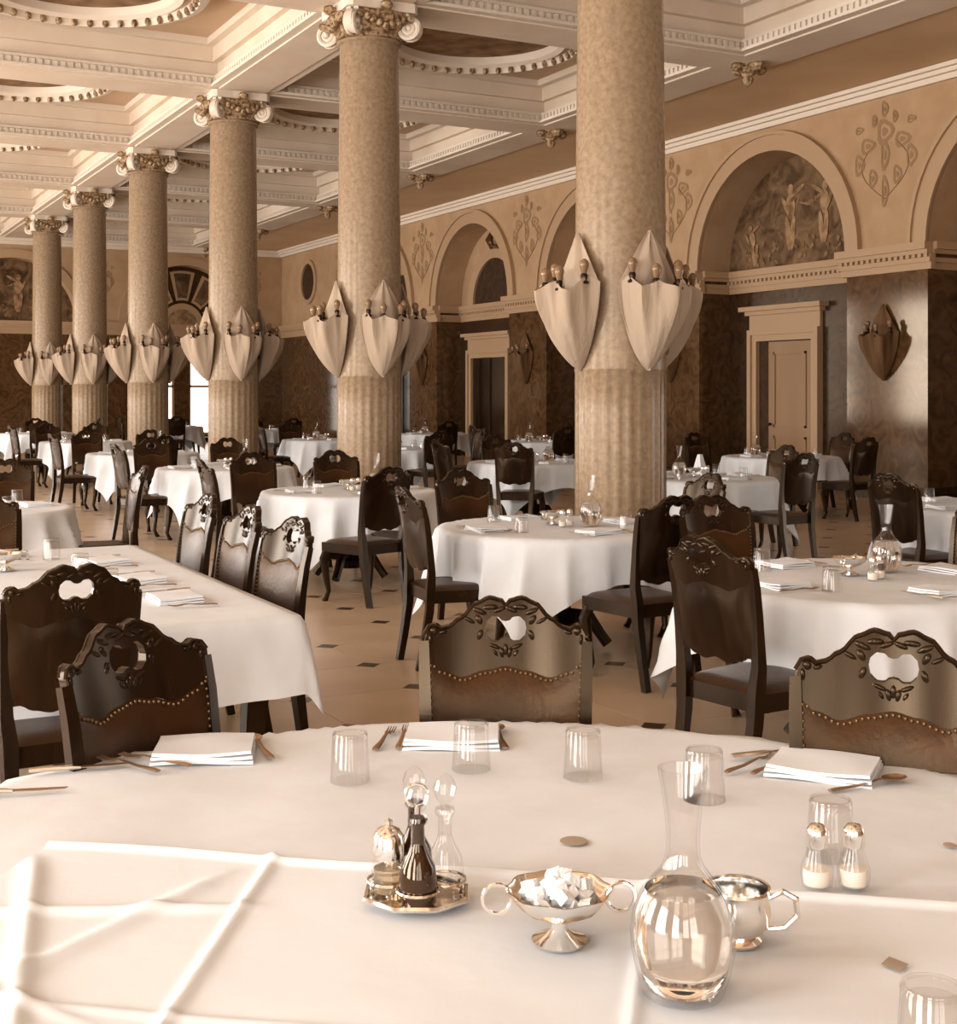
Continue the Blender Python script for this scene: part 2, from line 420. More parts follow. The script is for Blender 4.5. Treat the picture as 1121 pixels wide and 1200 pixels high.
# niche arch over door_2 (and its twins along the wall)
for c in (22.65, 28.0, 33.35):
    ns = 'niche_arch'
    ob(ns, arch_ring(MB(), PR, c, 1.08, 1.36, DEP - .09, DEP + .01).mesh(ns, 'trim_paint'), wr)
    ob('niche_panel', lunette(MB(), PR, c, 1.08, DEP - .03).mesh('niche_panel', 'mural_dark', False), wr)
    kb = MB(); kb.tube([PR(c, DEP - .12, SPRING + 1.3), PR(c + .02, DEP - .2, SPRING + 1.5), PR(c, DEP - .12, SPRING + 1.72)], [.06, .1, .05], 8)
    kb.tube([PR(c - .75, DEP - .1, SPRING + 1.02), PR(c - .4, DEP - .14, SPRING + 1.3), PR(c, DEP - .14, SPRING + 1.36)], [.03, .05, .06], 7)
    ob('carved_keystone', kb.mesh('carved_keystone', 'marble_dado'), wr)
# mural with figures
def blob(mb, P, c, z, rs, rz, dd, ang=0.0, n=12):
    ca, sa = math.cos(ang), math.sin(ang)
    pl = [(rs * math.cos(2 * PI * k / n), rz * math.sin(2 * PI * k / n)) for k in range(n)]
    pl = [(c + x * ca - y * sa, z + x * sa + y * ca) for x, y in pl]
    BL[0] = (BL[0] + 1) % 20; dd = dd - .0011 * BL[0]
    return mb.prism(pl, lambda q: P(q[0], dd, q[1]), lambda q: P(q[0], dd + .008, q[1]))
BL = [0]
def figure(mb, P, c, z, h, dd, lean=0.0, arm=1):
    blob(mb, P, c + lean * h, z + h * .92, h * .065, h * .08, dd)
    blob(mb, P, c + lean * h * .7, z + h * .67, h * .10, h * .19, dd, -lean)
    blob(mb, P, c + lean * h * .3 - h * .04, z + h * .27, h * .055, h * .27, dd, .1)
    blob(mb, P, c + lean * h * .3 + h * .06, z + h * .27, h * .055, h * .27, dd, -.12)
    blob(mb, P, c + lean * h + arm * h * .16, z + h * .88, h * .17, h * .035, dd, arm * .5)
    blob(mb, P, c + lean * h - arm * h * .10, z + h * .68, h * .04, h * .17, dd, arm * .5)
mu = ob('mural_painting', lunette(MB(), PR, AR[3], RIN - .01, DEP - .02).mesh('mural_painting', 'mural', False))
tag(mu, 'dim painted lunette with pale figures above the panelled door', 'mural')
def mural_figures(root, P, c, dd):
    for (s, z, h, l, a) in ((.18, .25, 1.15, 0.02, -1), (-.62, .3, 1.05, -.03, 1), (1.05, .05, .75, .25, -1), (-1.15, .05, .55, -.2, 1)):
        f = MB(); figure(f, P, c + s, SPRING + z, h, dd, l, a); ob('painted_figure', f.mesh('painted_figure', 'mural_pale', False), root)
    rq = random.Random(3)
    for (s, z, n, sp) in ((.8, .25, 16, .28), (-.2, .3, 18, .3), (-.85, .2, 12, .22), (1.2, .2, 10, .2), (-.2, 1.08, 12, .0)):
        f = MB()
        for k in range(n):
            if sp: x, y = rq.uniform(-sp, sp), rq.uniform(-.16, .22)
            else: x, y = -.42 + .84 * k / n, .06 * math.cos(k * PI * 2 / n)
            blob(f, P, c + s + x, SPRING + z + y, rq.uniform(.025, .06), rq.uniform(.02, .045), dd + .006, rq.random() * 3, 7)
        ob('painted_foliage', f.mesh('painted_foliage', 'medallion_paint', False), root, kind='stuff')
mural_figures(mu, PR, AR[3], DEP - .028)
mu2 = ob('mural_painting', lunette(MB(), PR, AR[2], RIN - .01, DEP - .02).mesh('mural_painting', 'mural', False))
tag(mu2, 'dark painted lunette in the arch cut by the right edge', 'mural')
# roundel in the last bay
rd = MB()
arch_ring(rd, PR, 38.9, .56, .70, -.06, .02, z=5.05, n=40, a0=0, a1=2 * PI)
ro = ob('wall_roundel', rd.mesh('wall_roundel', 'trim_paint'))
q = MB().prism([(38.9 + .56 * math.cos(2 * PI * k / 32), 5.05 + .56 * math.sin(2 * PI * k / 32)) for k in range(32)], lambda p: PR(p[0], -.004, p[1]), lambda p: PR(p[0], .05, p[1]))
ob('roundel_panel', q.mesh('roundel_panel', 'mural_dark', False), ro)
tag(ro, 'round framed dark panel high on the wall near the far corner', 'roundel')

# --- the far end wall
AE = [0.95, 6.24, 11.45]
we = arcade('wall_end', PE, XL, XW + DEP, AE, RIN, .45, BEAMZ + .1)
edges = [XL] + [e for c in AE for e in (c - RIN, c + RIN)] + [XW + DEP]
for a, b in zip(edges[0::2], edges[1::2]):
    ob('marble_pier', pbox(MB(), PE, a, b, 0, .45, 0, 3.765).mesh('marble_pier', 'marble_dado', False), we)
    mb = MB(); cornice(mb, PE, a - .1, b + .1, 0.0, False); ob('cornice', mb.mesh('cornice', 'trim_paint', False), we)
for c in AE:
    ob('archivolt', arch_ring(MB(), PE, c, RIN, ROUT, -0.06, 0.02).mesh('archivolt', 'trim_paint'), we)
    mb = MB(); cornice(mb, PE, c - RIN, c + RIN, .45, False); ob('cornice', mb.mesh('cornice', 'trim_paint', False), we)
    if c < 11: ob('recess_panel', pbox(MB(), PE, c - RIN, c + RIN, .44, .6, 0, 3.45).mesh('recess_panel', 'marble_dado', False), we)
mu3 = ob('mural_painting', lunette(MB(), PE, AE[1], RIN - .01, .43).mesh('mural_painting', 'mural', False))
tag(mu3, 'painted lunette with figures on the far end wall', 'mural'); mural_figures(mu3, PE, AE[1], .422)
# fan tracery over the end window
fan = ob('fanlight', lunette(MB(), PE, AE[2], RIN - .01, .43).mesh('fanlight', 'marble_recess', False)); tag(fan, 'fan-shaped carved lunette above the bright end window', 'fanlight')
for k in range(5):
    a0, a1 = PI * (k + .12) / 5, PI * (k + .88) / 5
    ob('fan_panel', arch_ring(MB(), PE, AE[2], .78, 1.72, .40, .44, n=5, a0=a0, a1=a1).mesh('fan_panel', 'trim_paint', False), fan)
    ob('fan_infill', arch_ring(MB(), PE, AE[2], .86, 1.64, .385, .44, n=5, a0=a0 + .07, a1=a1 - .07).mesh('fan_infill', 'mural', False), fan)
ob('fan_hub', arch_ring(MB(), PE, AE[2], .5, .68, .38, .44).mesh('fan_hub', 'trim_paint'), fan)
ob('fan_hub_panel', lunette(MB(), PE, AE[2], .5, .40).mesh('fan_hub_panel', 'mural_pale', False), fan)
c = AE[2]
for nm, a, b, z0, z1 in (('recess_panel', c - RIN, c - 1.28, 0, 3.45), ('recess_panel', c + 1.28, c + RIN, 0, 3.45), ('window_pier', c - .24, c + .24, 0, 3.1), ('recess_panel', c - 1.28, c + 1.28, 3.1, 3.45), ('recess_panel', c - 1.28, c + 1.28, 0, .25)):
    ob(nm, pbox(MB(), PE, a, b, .44, .7, z0, z1).mesh(nm, 'marble_dado', False), we)
for i, (a, b) in enumerate(((c - 1.28, c - .24), (c + .24, c + 1.28))):
    mb = MB()
    for (p, q, r, s_) in ((a, b, .25, .32), (a, b, 3.03, 3.1), (a, a + .06, .25, 3.1), (b - .06, b, .25, 3.1), (a, b, 1.76, 1.84)): pbox(mb, PE, p, q, .5, .58, r, s_)
    wo = ob('window_%d' % (i + 1), mb.mesh('window_frame', 'trim_paint', False), kind='structure')
    ob('pane', pbox(MB(), PE, a + .06, b - .06, .535, .54, .32, 1.76).mesh('pane', 'pane_glass', False), wo)
    ob('pane', pbox(MB(), PE, a + .06, b - .06, .535, .54, 1.84, 3.03).mesh('pane', 'pane_glass', False), wo)
mb = MB(); pbox(mb, PE, XL, XW, -.1, .05, 6.02, 6.12); pbox(mb, PE, XL, XW, -.2, .05, 6.12, 6.22)
ob('trim_2', mb.mesh('trim_2', 'moulding', False), kind='structure')
for x in (3.6, 8.85, 13.6): ob('painted_ornament', STENCIL, we, (x, YEND - .006, 5.05))

# --- window wall on the left and wall behind the camera (both out of the frame, they let the daylight in)
def window_wall(name, P, s0, s1, cs, hw, z0, z1, n0):
    mb = MB(); cur = s0
    for c in cs + [None]:
        e = s1 if c is None else c - hw
        pbox(mb, P, cur, e, 0, .4, 0, BEAMZ + .1)
        if c is None: break
        pbox(mb, P, c - hw, c + hw, 0, .4, 0, z0); pbox(mb, P, c - hw, c + hw, 0, .4, z1, BEAMZ + .1)
        cur = c + hw
    wl = ob(name, mb.mesh(name, 'plaster', False), kind='structure')
    for i, c in enumerate(cs):
        mb = MB()
        for (p, q, r, s_) in ((c - hw, c + hw, z0, z0 + .08), (c - hw, c + hw, z1 - .08, z1), (c - hw, c - hw + .08, z0, z1), (c + hw - .08, c + hw, z0, z1), (c - .04, c + .04, z0, z1), (c - hw, c + hw, 3.2, 3.3)):
            pbox(mb, P, p, q, -.06, .1, r, s_)
        ob('window_%d' % (n0 + i), mb.mesh('window_frame', 'trim_paint', False), kind='structure')
    return wl
window_wall('wall_left', lambda s, dd, z: (XL - dd, s, z), YB, YEND + .4, WINY, 1.4, .55, 4.95, 3)
window_wall('wall_back', lambda s, dd, z: (s, YB - dd, z), XL, XW + DEP, WINX, 1.4, .55, 4.95, 20)

# ------------------------------------------------------------------ ceiling
CZ = 6.92
ce = ob('ceiling', MB().box(XL - .4, XW + .8, YB - .4, YEND + .6, CZ, CZ + .2).mesh('ceiling', 'panel_paint', False), kind='structure')
BX = [-5.10, 0.56, COLX, 12.05]
CROSS = [COLY[0] - BAY * 2, COLY[0] - BAY] + COLY + [COLY[-1] + BAY]
HB = 0.36
for i, x in enumerate(BX):
    mb = MB().box(x - HB, x + HB, YB, YEND, BEAMZ, CZ + .02)
    mb.box(x - HB - .10, x + HB + .10, YB, YEND, BEAMZ + .40, CZ + .02)
    ob('beam', mb.mesh('beam', 'ceiling_paint', False), ce)
for y in CROSS:
    for a, b in zip(BX, BX[1:]):
        mb = MB().box(a + HB, b - HB, y - HB, y + HB, BEAMZ, CZ + .02)
        mb.box(a + HB + .1, b - HB - .1, y - HB - .10, y + HB + .10, BEAMZ + .40, CZ + .02)
        ob('cross_beam', mb.mesh('cross_beam', 'ceiling_paint', False), ce)
ob('soffit_panel', MB().box(BX[-1] + HB, XW, YB, YEND, BEAMZ + .03, CZ).mesh('soffit_panel', 'soffit_paint', False), ce)
ob('soffit_panel', MB().box(XL, BX[0] - HB, YB, YEND, BEAMZ + .03, CZ).mesh('soffit_panel', 'soffit_paint', False), ce)
# mouldings, bead courses and medallions, one set for each coffer
wX, wY = BX[2] - BX[1] - 2 * HB, BAY - 2 * HB
def rect_frame(mb, hx, hy, t, z0, z1):
    mb.box(-hx, hx, -hy, -hy + t, z0, z1); mb.box(-hx, hx, hy - t, hy, z0, z1)
    mb.box(-hx, -hx + t, -hy + t, hy - t, z0, z1); mb.box(hx - t, hx, -hy + t, hy - t, z0, z1)
hx, hy = wX / 2, wY / 2
mb = MB(); rect_frame(mb, hx, hy, .13, .02, .06); rect_frame(mb, hx, hy, .07, .16, .20); rect_frame(mb, hx, hy, .062, .062, .158)
MOULD = mb.mesh('coffer_moulding', 'moulding', False)
mb = MB()
for sgn in (-1, 1):
    n = int(wX / .105)
    for i in range(n): x = -hx + (i + .25) * wX / n; mb.box(x, x + .055, sgn * (hy - .045) - .045, sgn * (hy - .045) + .045, .06, .15)
    n = int(wY / .105)
    for i in range(n): y = -hy + (i + .25) * wY / n; mb.box(sgn * (hx - .045) - .045, sgn * (hx - .045) + .045, y, y + .055, .06, .15)
BEADS = mb.mesh('bead_course', 'moulding', False)
mb = MB(); rect_frame(mb, hx - .1, hy - .1, .12, .62, .72)
CROWN = mb.mesh('coffer_crown', 'moulding', False)
RM = 1.52
def ring_prof(prof, n=56):
    mb = MB(); vs, fs = [], []
    m = len(prof)
    for i in range(n):
        a = 2 * PI * i / n
        for (r, z) in prof: vs.append((r * math.cos(a), r * math.sin(a), z))
    for i in range(n):
        for j in range(m): fs.append((i * m + j, ((i + 1) % n) * m + j, ((i + 1) % n) * m + (j + 1) % m, i * m + (j + 1) % m))
    return mb.add(vs, fs)
RING = ring_prof([(RM + .16, 0), (RM + .16, -.10), (RM + .08, -.22), (RM - .02, -.24), (RM - .08, -.14), (RM - .16, -.12), (RM - .22, -.20), (RM - .30, -.16), (RM - .32, 0)]).mesh('medallion_ring', 'moulding')
mb = MB()
for i in range(44):
    a = 2 * PI * i / 44; mb.ball(((RM - .06) * math.cos(a), (RM - .06) * math.sin(a), -.20), (.045, .045, .06), 7, 5)
KNOBS = mb.mesh('knob_course', 'gilt')
DISC = MB().lathe([(RM - .25, -.05), (RM - .6, -.045), (0, -.045)], 48).mesh('medallion_painting', 'medallion_paint')
for (bx0, bx1) in zip(BX, BX[1:]):
    for y0, y1 in zip(CROSS, CROSS[1:]):
        cx, cy = (bx0 + bx1) / 2, (y0 + y1) / 2
        if cy < 5 or bx1 < 5: 
            if not (cy > -1 and bx1 > 0.5): continue
        ob('coffer_moulding', MOULD, ce, (cx, cy, BEAMZ)); ob('coffer_crown', CROWN, ce, (cx, cy, BEAMZ))
        ob('bead_course', BEADS, ce, (cx, cy, BEAMZ), kind='stuff')
        md = ob('medallion', RING, ce, (cx, cy, CZ))
        ob('knob_course', KNOBS, md, kind='stuff'); ob('painted_disc', DISC, md)
# carved pendants where the cross beams meet the outer beam
pm = MB().lathe([(.02, -.30), (.05, -.26), (.07, -.20), (.05, -.17), (.10, -.12), (.16, -.06), (.19, 0)], 12, mod=lambda r, z, i, n: r * (1.15 if i % 2 else .9))
for sx, sy in ((-.22, 0), (.22, 0), (0, .22), (0, -.22)): pm.ball((sx, sy, -.05), (.09, .09, .07), 8, 5)
PEND = pm.mesh('pendant', 'gilt')
for y in CROSS:
    if y > 5: ob('pendant', PEND, ce, (BX[-1], y, BEAMZ))

# ------------------------------------------------------------------ columns
R0, R1 = 0.385, 0.352
ZC = 5.78
def flute(r, z, i, n):
    return r * (1 - .035 * (0.5 + .5 * math.cos(i * 2 * PI / 4))) if .45 < z < 1.78 else r
def volute(mb, c, ang, r=.15):
    """a scroll seen face-on along both sides of the diagonal"""
    ux, uy = math.cos(ang), math.sin(ang)
    tx, ty = -uy, ux
    pts, rad = [], []
    for k in range(34):
        t = k / 33; a = PI / 2 + t * 2 * PI * 2.1; rr = r * (1 - .82 * t)
        pts.append((c[0] + ux * rr * math.cos(a), c[1] + uy * rr * math.cos(a), c[2] + rr * math.sin(a))); rad.append(.034 - .014 * t)
    for off in (-.045, .045):
        mb.tube([(p[0] + tx * off, p[1] + ty * off, p[2]) for p in pts], rad, 6)
    n = 14
    poly = [(r * .93 * math.cos(2 * PI * k / n), r * .93 * math.sin(2 * PI * k / n)) for k in range(n)]
    mb.prism(poly, lambda q: (c[0] + ux * q[0] + tx * .04, c[1] + uy * q[0] + ty * .04, c[2] + q[1]), lambda q: (c[0] + ux * q[0] - tx * .04, c[1] + uy * q[0] - ty * .04, c[2] + q[1]))
    for off in (-.06, .06): mb.ball((c[0] + tx * off, c[1] + ty * off, c[2]), .035, 8, 5)
def make_column():
    r = empty('marble_column')
    ob('base', MB().box(-.5, .5, -.5, .5, 0, .12).lathe([(.49, .12), (.50, .17), (.48, .23), (.43, .25), (.42, .28), (.45, .31), (.45, .36), (.40, .40), (.39, .44)], 32).mesh('base', 'marble_dado'), r)
    ob('fluted_shaft', MB().lathe([(R0, .44), (R0, .46)] + [(R0, .5 + 1.27 * k / 4) for k in range(5)] + [(R0 + .004, 1.785), (R0 + .004, 1.80)], 96, mod=flute).mesh('fluted_shaft', 'scagliola', ang=60), r)
    ob('shaft', MB().lathe([(R0 + .003, 1.80)] + [(R0 + (R1 - R0) * (k / 8) ** 1.3, 1.80 + (ZC - 1.85) * k / 8) for k in range(9)] + [(R1 + .03, ZC - .03), (R1 + .03, ZC)], 48).mesh('shaft', 'scagliola'), r)
    cp = MB().lathe([(R1 + .01, ZC), (R1 + .05, ZC + .02), (R1 + .05, ZC + .06), (R1 + .03, ZC + .08), (R1 + .10, ZC + .16), (R1 + .16, ZC + .24), (R1 + .14, ZC + .30)], 48, mod=lambda r, z, i, n: r * (1 + (.035 if (z > ZC + .07 and z < ZC + .28 and i % 4 < 2) else 0)))
    cap = ob('capital', cp.mesh('capital', 'gilt'), r)
    for k in range(4):
        a = PI / 4 + k * PI / 2; v = MB(); volute(v, (.53 * math.cos(a), .53 * math.sin(a), ZC + .14), a)
        ob('volute', v.mesh('volute', 'moulding'), cap)
    g = MB()
    for k in range(4):
        a = k * PI / 2; n = 9
        for i in range(n):
            t = -.5 + i / (n - 1.)
            rr = R1 + .13; g.ball((rr * math.cos(a) - t * .62 * math.sin(a), rr * math.sin(a) + t * .62 * math.cos(a), ZC + .22 - .11 * (1 - abs(t) * 2)), .045, 7, 5)
        g.ball(((R1 + .16) * math.cos(a), (R1 + .16) * math.sin(a), ZC + .34), (.08, .08, .06), 8, 5)
    ob('festoon', g.mesh('festoon', 'gilt'), cap)
    ab = MB(); pl = []
    for k in range(4):
        a = PI / 4 + k * PI / 2
        pl.append((.60 * math.cos(a - .07), .60 * math.sin(a - .07))); pl.append((.60 * math.cos(a + .07), .60 * math.sin(a + .07)))
        for t in (.3, .5, .7): b = a + t * PI / 2; rr = .44 + .05 * abs(t - .5); pl.append((rr * math.cos(b), rr * math.sin(b)))
    ab.prism(pl, lambda q: (q[0], q[1], ZC + .42), lambda q: (q[0], q[1], ZC + .31))
    ob('abacus', ab.mesh('abacus', 'moulding', False), cap)
    return r
pc = Proto(make_column())
CN = ['nearer', 'nearest', 'second', 'third', 'fourth', 'fifth', 'farthest']
CL = ['marble column standing past the right edge beside the carafe table', 'nearest and widest marble column, its top cut by the frame',
      'second marble column with scrolled capital, behind a round table', 'third marble column in the row, between second and fourth',
      'fourth marble column in the row, left of the end window', 'fifth marble column in the row, second from the far end', 'smallest and farthest marble column at the far left']
for k, y in enumerate(COLY): pc.put((COLX, y, 0), 0, CL[k], 'column', 'row of marble columns')

# ------------------------------------------------------------------ draped sconces (pale cloth bags over electric candle brackets)
def make_sconce(gz='gauze'):
    r = empty('draped_sconce')
    tri = lambda t: abs(((t / PI) % 2) - 1) * 2 - 1                 # sharp pleats
    def front(u, v):                                   # u across, v from tip to rim
        s = u * 2 - 1; a = s * PI * .50
        pl = tri(s * PI * 3.5)
        rim = .68 - .05 * tri(s * PI * 3.5) * v + .05 * s * s + .02 * math.sin(s * 9 + 1)
        rad = (.285 * math.sin(v ** .85 * PI * .5) ** .9 + .008) * (1 + .10 * pl * min(1, v * 1.3) + .035 * math.sin(s * 23 + 3 * v) * v + .03 * math.sin(s * 11 - 4 * v))
        return (rad * math.sin(a) * .96, -rad * math.cos(a) * 1.32, rim * v)
    ob('cloth_bag', MB().grid(front, 56, 16).mesh('cloth_bag', gz, solid=.004, ang=50), r)
    def back(u, v):
        s = u * 2 - 1
        w_ = .29 * math.sin((v / .60) * PI / 2) ** .8 if v < .60 else .29 * (1 - ((v - .60) / .40)) ** .85 + .008
        bul = max(0, 1 - abs(v - .72) / .28)
        return (s * w_, .35 * (s * w_) ** 2 + .012 * tri(s * PI * 3) - .02 - .11 * bul * math.cos(s * PI / 2), v * 1.14)
    ob('cloth_hood', MB().grid(back, 24, 22).mesh('cloth_hood', gz, solid=.004, ang=50), r)
    SOCK = ((-.225, -.11, .70), (-.11, -.275, .645), (.11, -.275, .645), (.225, -.11, .70))
    br = MB(); br.tube([(0, .0, .36), (0, -.06, .40), (0, -.11, .50), (0, -.12, .60)], [.04, .04, .03, .025], 8)
    for (x, y, z) in SOCK:
        br.tube([(0, -.10, .50), (x * .5, y * .75, .50), (x * .92, y * .95, .56), (x, y, z + .01)], .011, 6)
    ob('bracket', br.mesh('bracket', 'socket_metal'), r)
    for (x, y, z) in SOCK:
        sk = ob('socket', MB().lathe([(.036, 0), (.040, .015), (.024, .03), (.030, .07), (.022, .085)], 12).mesh('socket', 'socket_metal'), r, (x, y, z))
        ob('bulb', MB().lathe([(.018, .08), (.024, .10), (.038, .145), (.040, .165), (.030, .19), (.012, .203), (0, .205)], 12).mesh('bulb', 'bulb_glass'), sk)
    return r
ps = Proto(make_sconce()); psd = Proto(make_sconce('gauze_dark'))
SZ = 1.78
SIDE = [(-PI / 2, 'left'), (0, 'front'), (PI / 2, 'shaded right')]
cnm = ['', 'nearest', 'second', 'third', 'fourth', 'fifth', 'farthest']
for k, y in enumerate(COLY):
    if k == 0: continue
    for a, nm in SIDE:
        # rotation turns the bag's outward side (-Y) to -X, -Y and +X
        dx, dy = math.sin(a), -math.cos(a)
        ps.put((COLX + dx * (R0 + .01), y + dy * (R0 + .01), SZ), a, 'pale cloth-draped sconce on the %s side of the %s column' % (nm, cnm[k]), 'sconce', 'draped sconces')
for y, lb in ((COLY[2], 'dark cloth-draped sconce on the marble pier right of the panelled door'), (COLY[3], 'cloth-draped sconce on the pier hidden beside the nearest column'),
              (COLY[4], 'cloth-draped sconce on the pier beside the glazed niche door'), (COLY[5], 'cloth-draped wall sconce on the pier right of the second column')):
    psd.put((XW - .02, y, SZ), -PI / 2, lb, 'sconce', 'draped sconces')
#SPLIT
# ------------------------------------------------------------------ chairs
TOPC = [(0, 1.030), (.05, 1.042), (.20, 1.050), (.36, 1.036), (.56, .998), (.70, .978), (.80, .974), (.87, .985), (.94, .982), (1.0, .962)]
MIDC = [(0, .872), (.25, .862), (.55, .846), (.8, .866), (1.0, .900)]
BOTC = [(0, .575), (.3, .560), (.6, .572), (.8, .592), (1.0, .590)]
HTOP = [(0, .986), (.04, .988), (.10, .998), (.17, .999), (.235, .988), (.26, .966)]
HBOT = [(0, .943), (.04, .941), (.10, .933), (.17, .934), (.235, .946), (.26, .966)]
def back_y(x, z):
    t = max(0.0, (z - .45) / .6)
    return .205 + .125 * t ** 1.25 - .045 * (x / .22) ** 2 * min(1, t * 1.6)
def hw(z): return .196 + .016 * min(1, max(0, (z - .55) / .45))
def make_chair():
    r = empty('carved_chair')
    # seat and its rail
    def seat_pt(u, v, z):
        x = u * 2 - 1; y = -.23 + .44 * v; wd = .245 - .045 * v
        return (x * wd, y - .018 * (1 - x * x) * (1 - v), z)
    def cushion(u, v):
        e = (1 - (2 * u - 1) ** 6) * (1 - (2 * v - 1) ** 6)
        return seat_pt(u, v, .455 + .03 * e ** .6)
    ob('seat', MB().grid(cushion, 12, 12).mesh('seat', 'leather'), r)
    rail = MB(); n = 10
    lo = [seat_pt(i / n, 0, 0) for i in range(n + 1)] + [seat_pt(1, i / n, 0) for i in range(1, n + 1)] + [seat_pt(1 - i / n, 1, 0) for i in range(1, n + 1)] + [seat_pt(0, 1 - i / n, 0) for i in range(1, n)]
    rail.prism([(p[0], p[1]) for p in lo], lambda q: (q[0], q[1], .456), lambda q: (q[0], q[1], .385))
    ob('seat_frame', rail.mesh('seat_frame', 'dark_wood', False), r)
    for s in (-1, 1):
        f = MB().tube([(s * .215, -.20, .40), (s * .228, -.225, .33), (s * .215, -.215, .20), (s * .200, -.20, .08), (s * .205, -.225, .025), (s * .207, -.24, 0.0)], [.034, .036, .027, .019, .020, .026], 8)
        ob('leg', f.mesh('leg', 'dark_wood'), r)
        xs = [(s * .176, .275, 0), (s * .18, .245, .15), (s * .186, .215, .34), (s * .19, .21, .47)] + [(s * (hw(z) + .004), back_y(hw(z), z) - .002, z) for z in (.56, .66, .76, .86, .94)]
        ob('leg', MB().tube(xs, [.020, .021, .024, .026, .022, .019, .017, .016, .014], 4, sq=True).mesh('leg', 'dark_wood'), r)
    # upholstered panel
    def pan(u, v, face):
        x = u * 2 - 1; a = abs(x); z0, z1 = interp(BOTC, a), interp(MIDC, a); z = z0 + (z1 - z0) * v
        X = x * hw(z); e = (1 - x ** 4) * (1 - (2 * v - 1) ** 4)
        return (X, back_y(X, z) + face * (.011 + .012 * e), z)
    lp = MB(); nu, nv = 30, 12
    lp.grid(lambda u, v: pan(u, v, -1), nu, nv)
    ob('back_board', MB().grid(lambda u, v: pan(u, v, .95), nu, nv).mesh('back_board', 'dark_wood', solid=.004), r)
    rimn = []
    for j in range(nv + 1):
        rimn.append((0, j / nv))
    def strip(seq):
        for (a, b) in zip(seq, seq[1:]):
            lp.add([pan(*a, -1), pan(*b, -1), pan(*b, .9), pan(*a, .9)], [(0, 1, 2, 3)])
    strip([(i / nu, 0) for i in range(nu + 1)]); strip([(1, j / nv) for j in range(nv + 1)]); strip([(0, j / nv) for j in range(nv + 1)]); strip([(i / nu, 1) for i in range(nu + 1)])
    back = ob('backrest', lp.mesh('backrest', 'leather', merge=.0004), r)
    nl = MB()
    for i in range(31):
        x = -.97 + 1.94 * i / 30; z = interp(MIDC, abs(x)) - .008; X = x * hw(z)
        nl.ball((X, back_y(X, z) - .016, z), (.0048, .004, .0048), 6, 4)
    for s in (-1, 1):
        for j in range(16):
            z = .61 + .27 * j / 15; X = s * (hw(z) - .010); nl.ball((X, back_y(X, z) - .016, z), (.0045, .004, .0045), 6, 4)
    ob('nailheads', nl.mesh('nailheads', 'brass_nail'), back, kind='stuff')
    # carved crest with its pierced hole
    xs = sorted(set([round(-1 + 2 * i / 48, 4) for i in range(49)] + [s * k for s in (-1, 1) for k in (.26, .257, .25, .24, .225, .20, .17, .14, .11, .08, .055, .03)]))
    def P(x, z, f):
        X = x * (hw(z) + .006)
        return (X, back_y(X, z) + f * .0125, z)
    cr = MB()
    def quadstrip(x0, x1, lo, hi, n):
        for k in range(n):
            q = []
            for (x, t) in ((x0, k / n), (x1, k / n), (x1, (k + 1) / n), (x0, (k + 1) / n)):
                a = abs(x); z = lo(a) + (hi(a) - lo(a)) * t; q.append((x, z))
            for f in (-1, 1): cr.add([P(x, z, f) for x, z in q], [(0, 1, 2, 3)])
    lowf = lambda a: interp(MIDC, a); topf = lambda a: interp(TOPC, a)
    m1 = lambda a: interp(HBOT, a)
    m2 = lambda a: interp(HTOP, a)
    m1b = lambda a: m1(a) if a < .26 else .966 + ((lowf(a) + topf(a)) / 2 - .966) * min(1, (a - .26) / .3)
    m2b = lambda a: m2(a) if a < .26 else m1b(a)
    for x0, x1 in zip(xs, xs[1:]):
        quadstrip(x0, x1, lowf, m1b, 4); quadstrip(x0, x1, m2b, topf, 4)
        for fn in (lowf, topf):
            cr.add([P(x0, fn(abs(x0)), -1), P(x1, fn(abs(x1)), -1), P(x1, fn(abs(x1)), 1), P(x0, fn(abs(x0)), 1)], [(0, 1, 2, 3)])
        if max(abs(x0), abs(x1)) <= .2601:
            for fn in (m1, m2): cr.add([P(x0, fn(abs(x0)), -1), P(x1, fn(abs(x1)), -1), P(x1, fn(abs(x1)), 1), P(x0, fn(abs(x0)), 1)], [(0, 1, 2, 3)])
    for s in (-1, 1):
        for k in range(4):
            z0, z1 = [lowf(1) + (topf(1) - lowf(1)) * (k + t) / 4 for t in (0, 1)]
            cr.add([P(s, z0, -1), P(s, z1, -1), P(s, z1, 1), P(s, z0, 1)], [(0, 1, 2, 3)])
    crest = ob('crest_rail', cr.mesh('crest_rail', 'dark_wood', merge=.0006), r)
    cv = MB()
    def leafy(x, z, l, wd, a, f=-1):
        o = len(cv.v); cv.ball((0, 0, 0), (l, .0055, wd), 8, 5)
        X = x * hw(z)
        cv.xf(Matrix.Translation((X, back_y(X, z) + f * .012, z)) @ Matrix.Rotation(a, 4, 'Y'), o)
    for f in (-1, 1):
        for s in (-1, 1):
            for (x, z, l, wd, a) in ((.08, 1.016, .020, .007, .4), (.20, 1.022, .022, .008, .1), (.33, 1.012, .022, .008, -.4), (.34, .990, .009, .016, .5), (.33, .950, .008, .018, -.4), (.14, .922, .018, .006, -.4),
                                    (.05, .905, .007, .016, .2), (.13, .905, .005, .011, .6), (.46, .990, .018, .006, -.5), (.91, .966, .012, .012, 0), (.95, .945, .006, .016, 0), (.80, .962, .013, .006, .3)):
                leafy(s * x, z, l, wd, s * a, f)
            # rolled rim along the top edge
        cv.tube([P(-1 + 2 * i / 40, topf(abs(-1 + 2 * i / 40)) - .004, f * .9) for i in range(41)], .005, 5)
        leafy(0, .912, .007, .018, 0, f)
    ob('carving', cv.mesh('carving', 'dark_wood'), crest)
    return r
pch = Proto(make_chair())
NCH = [0]
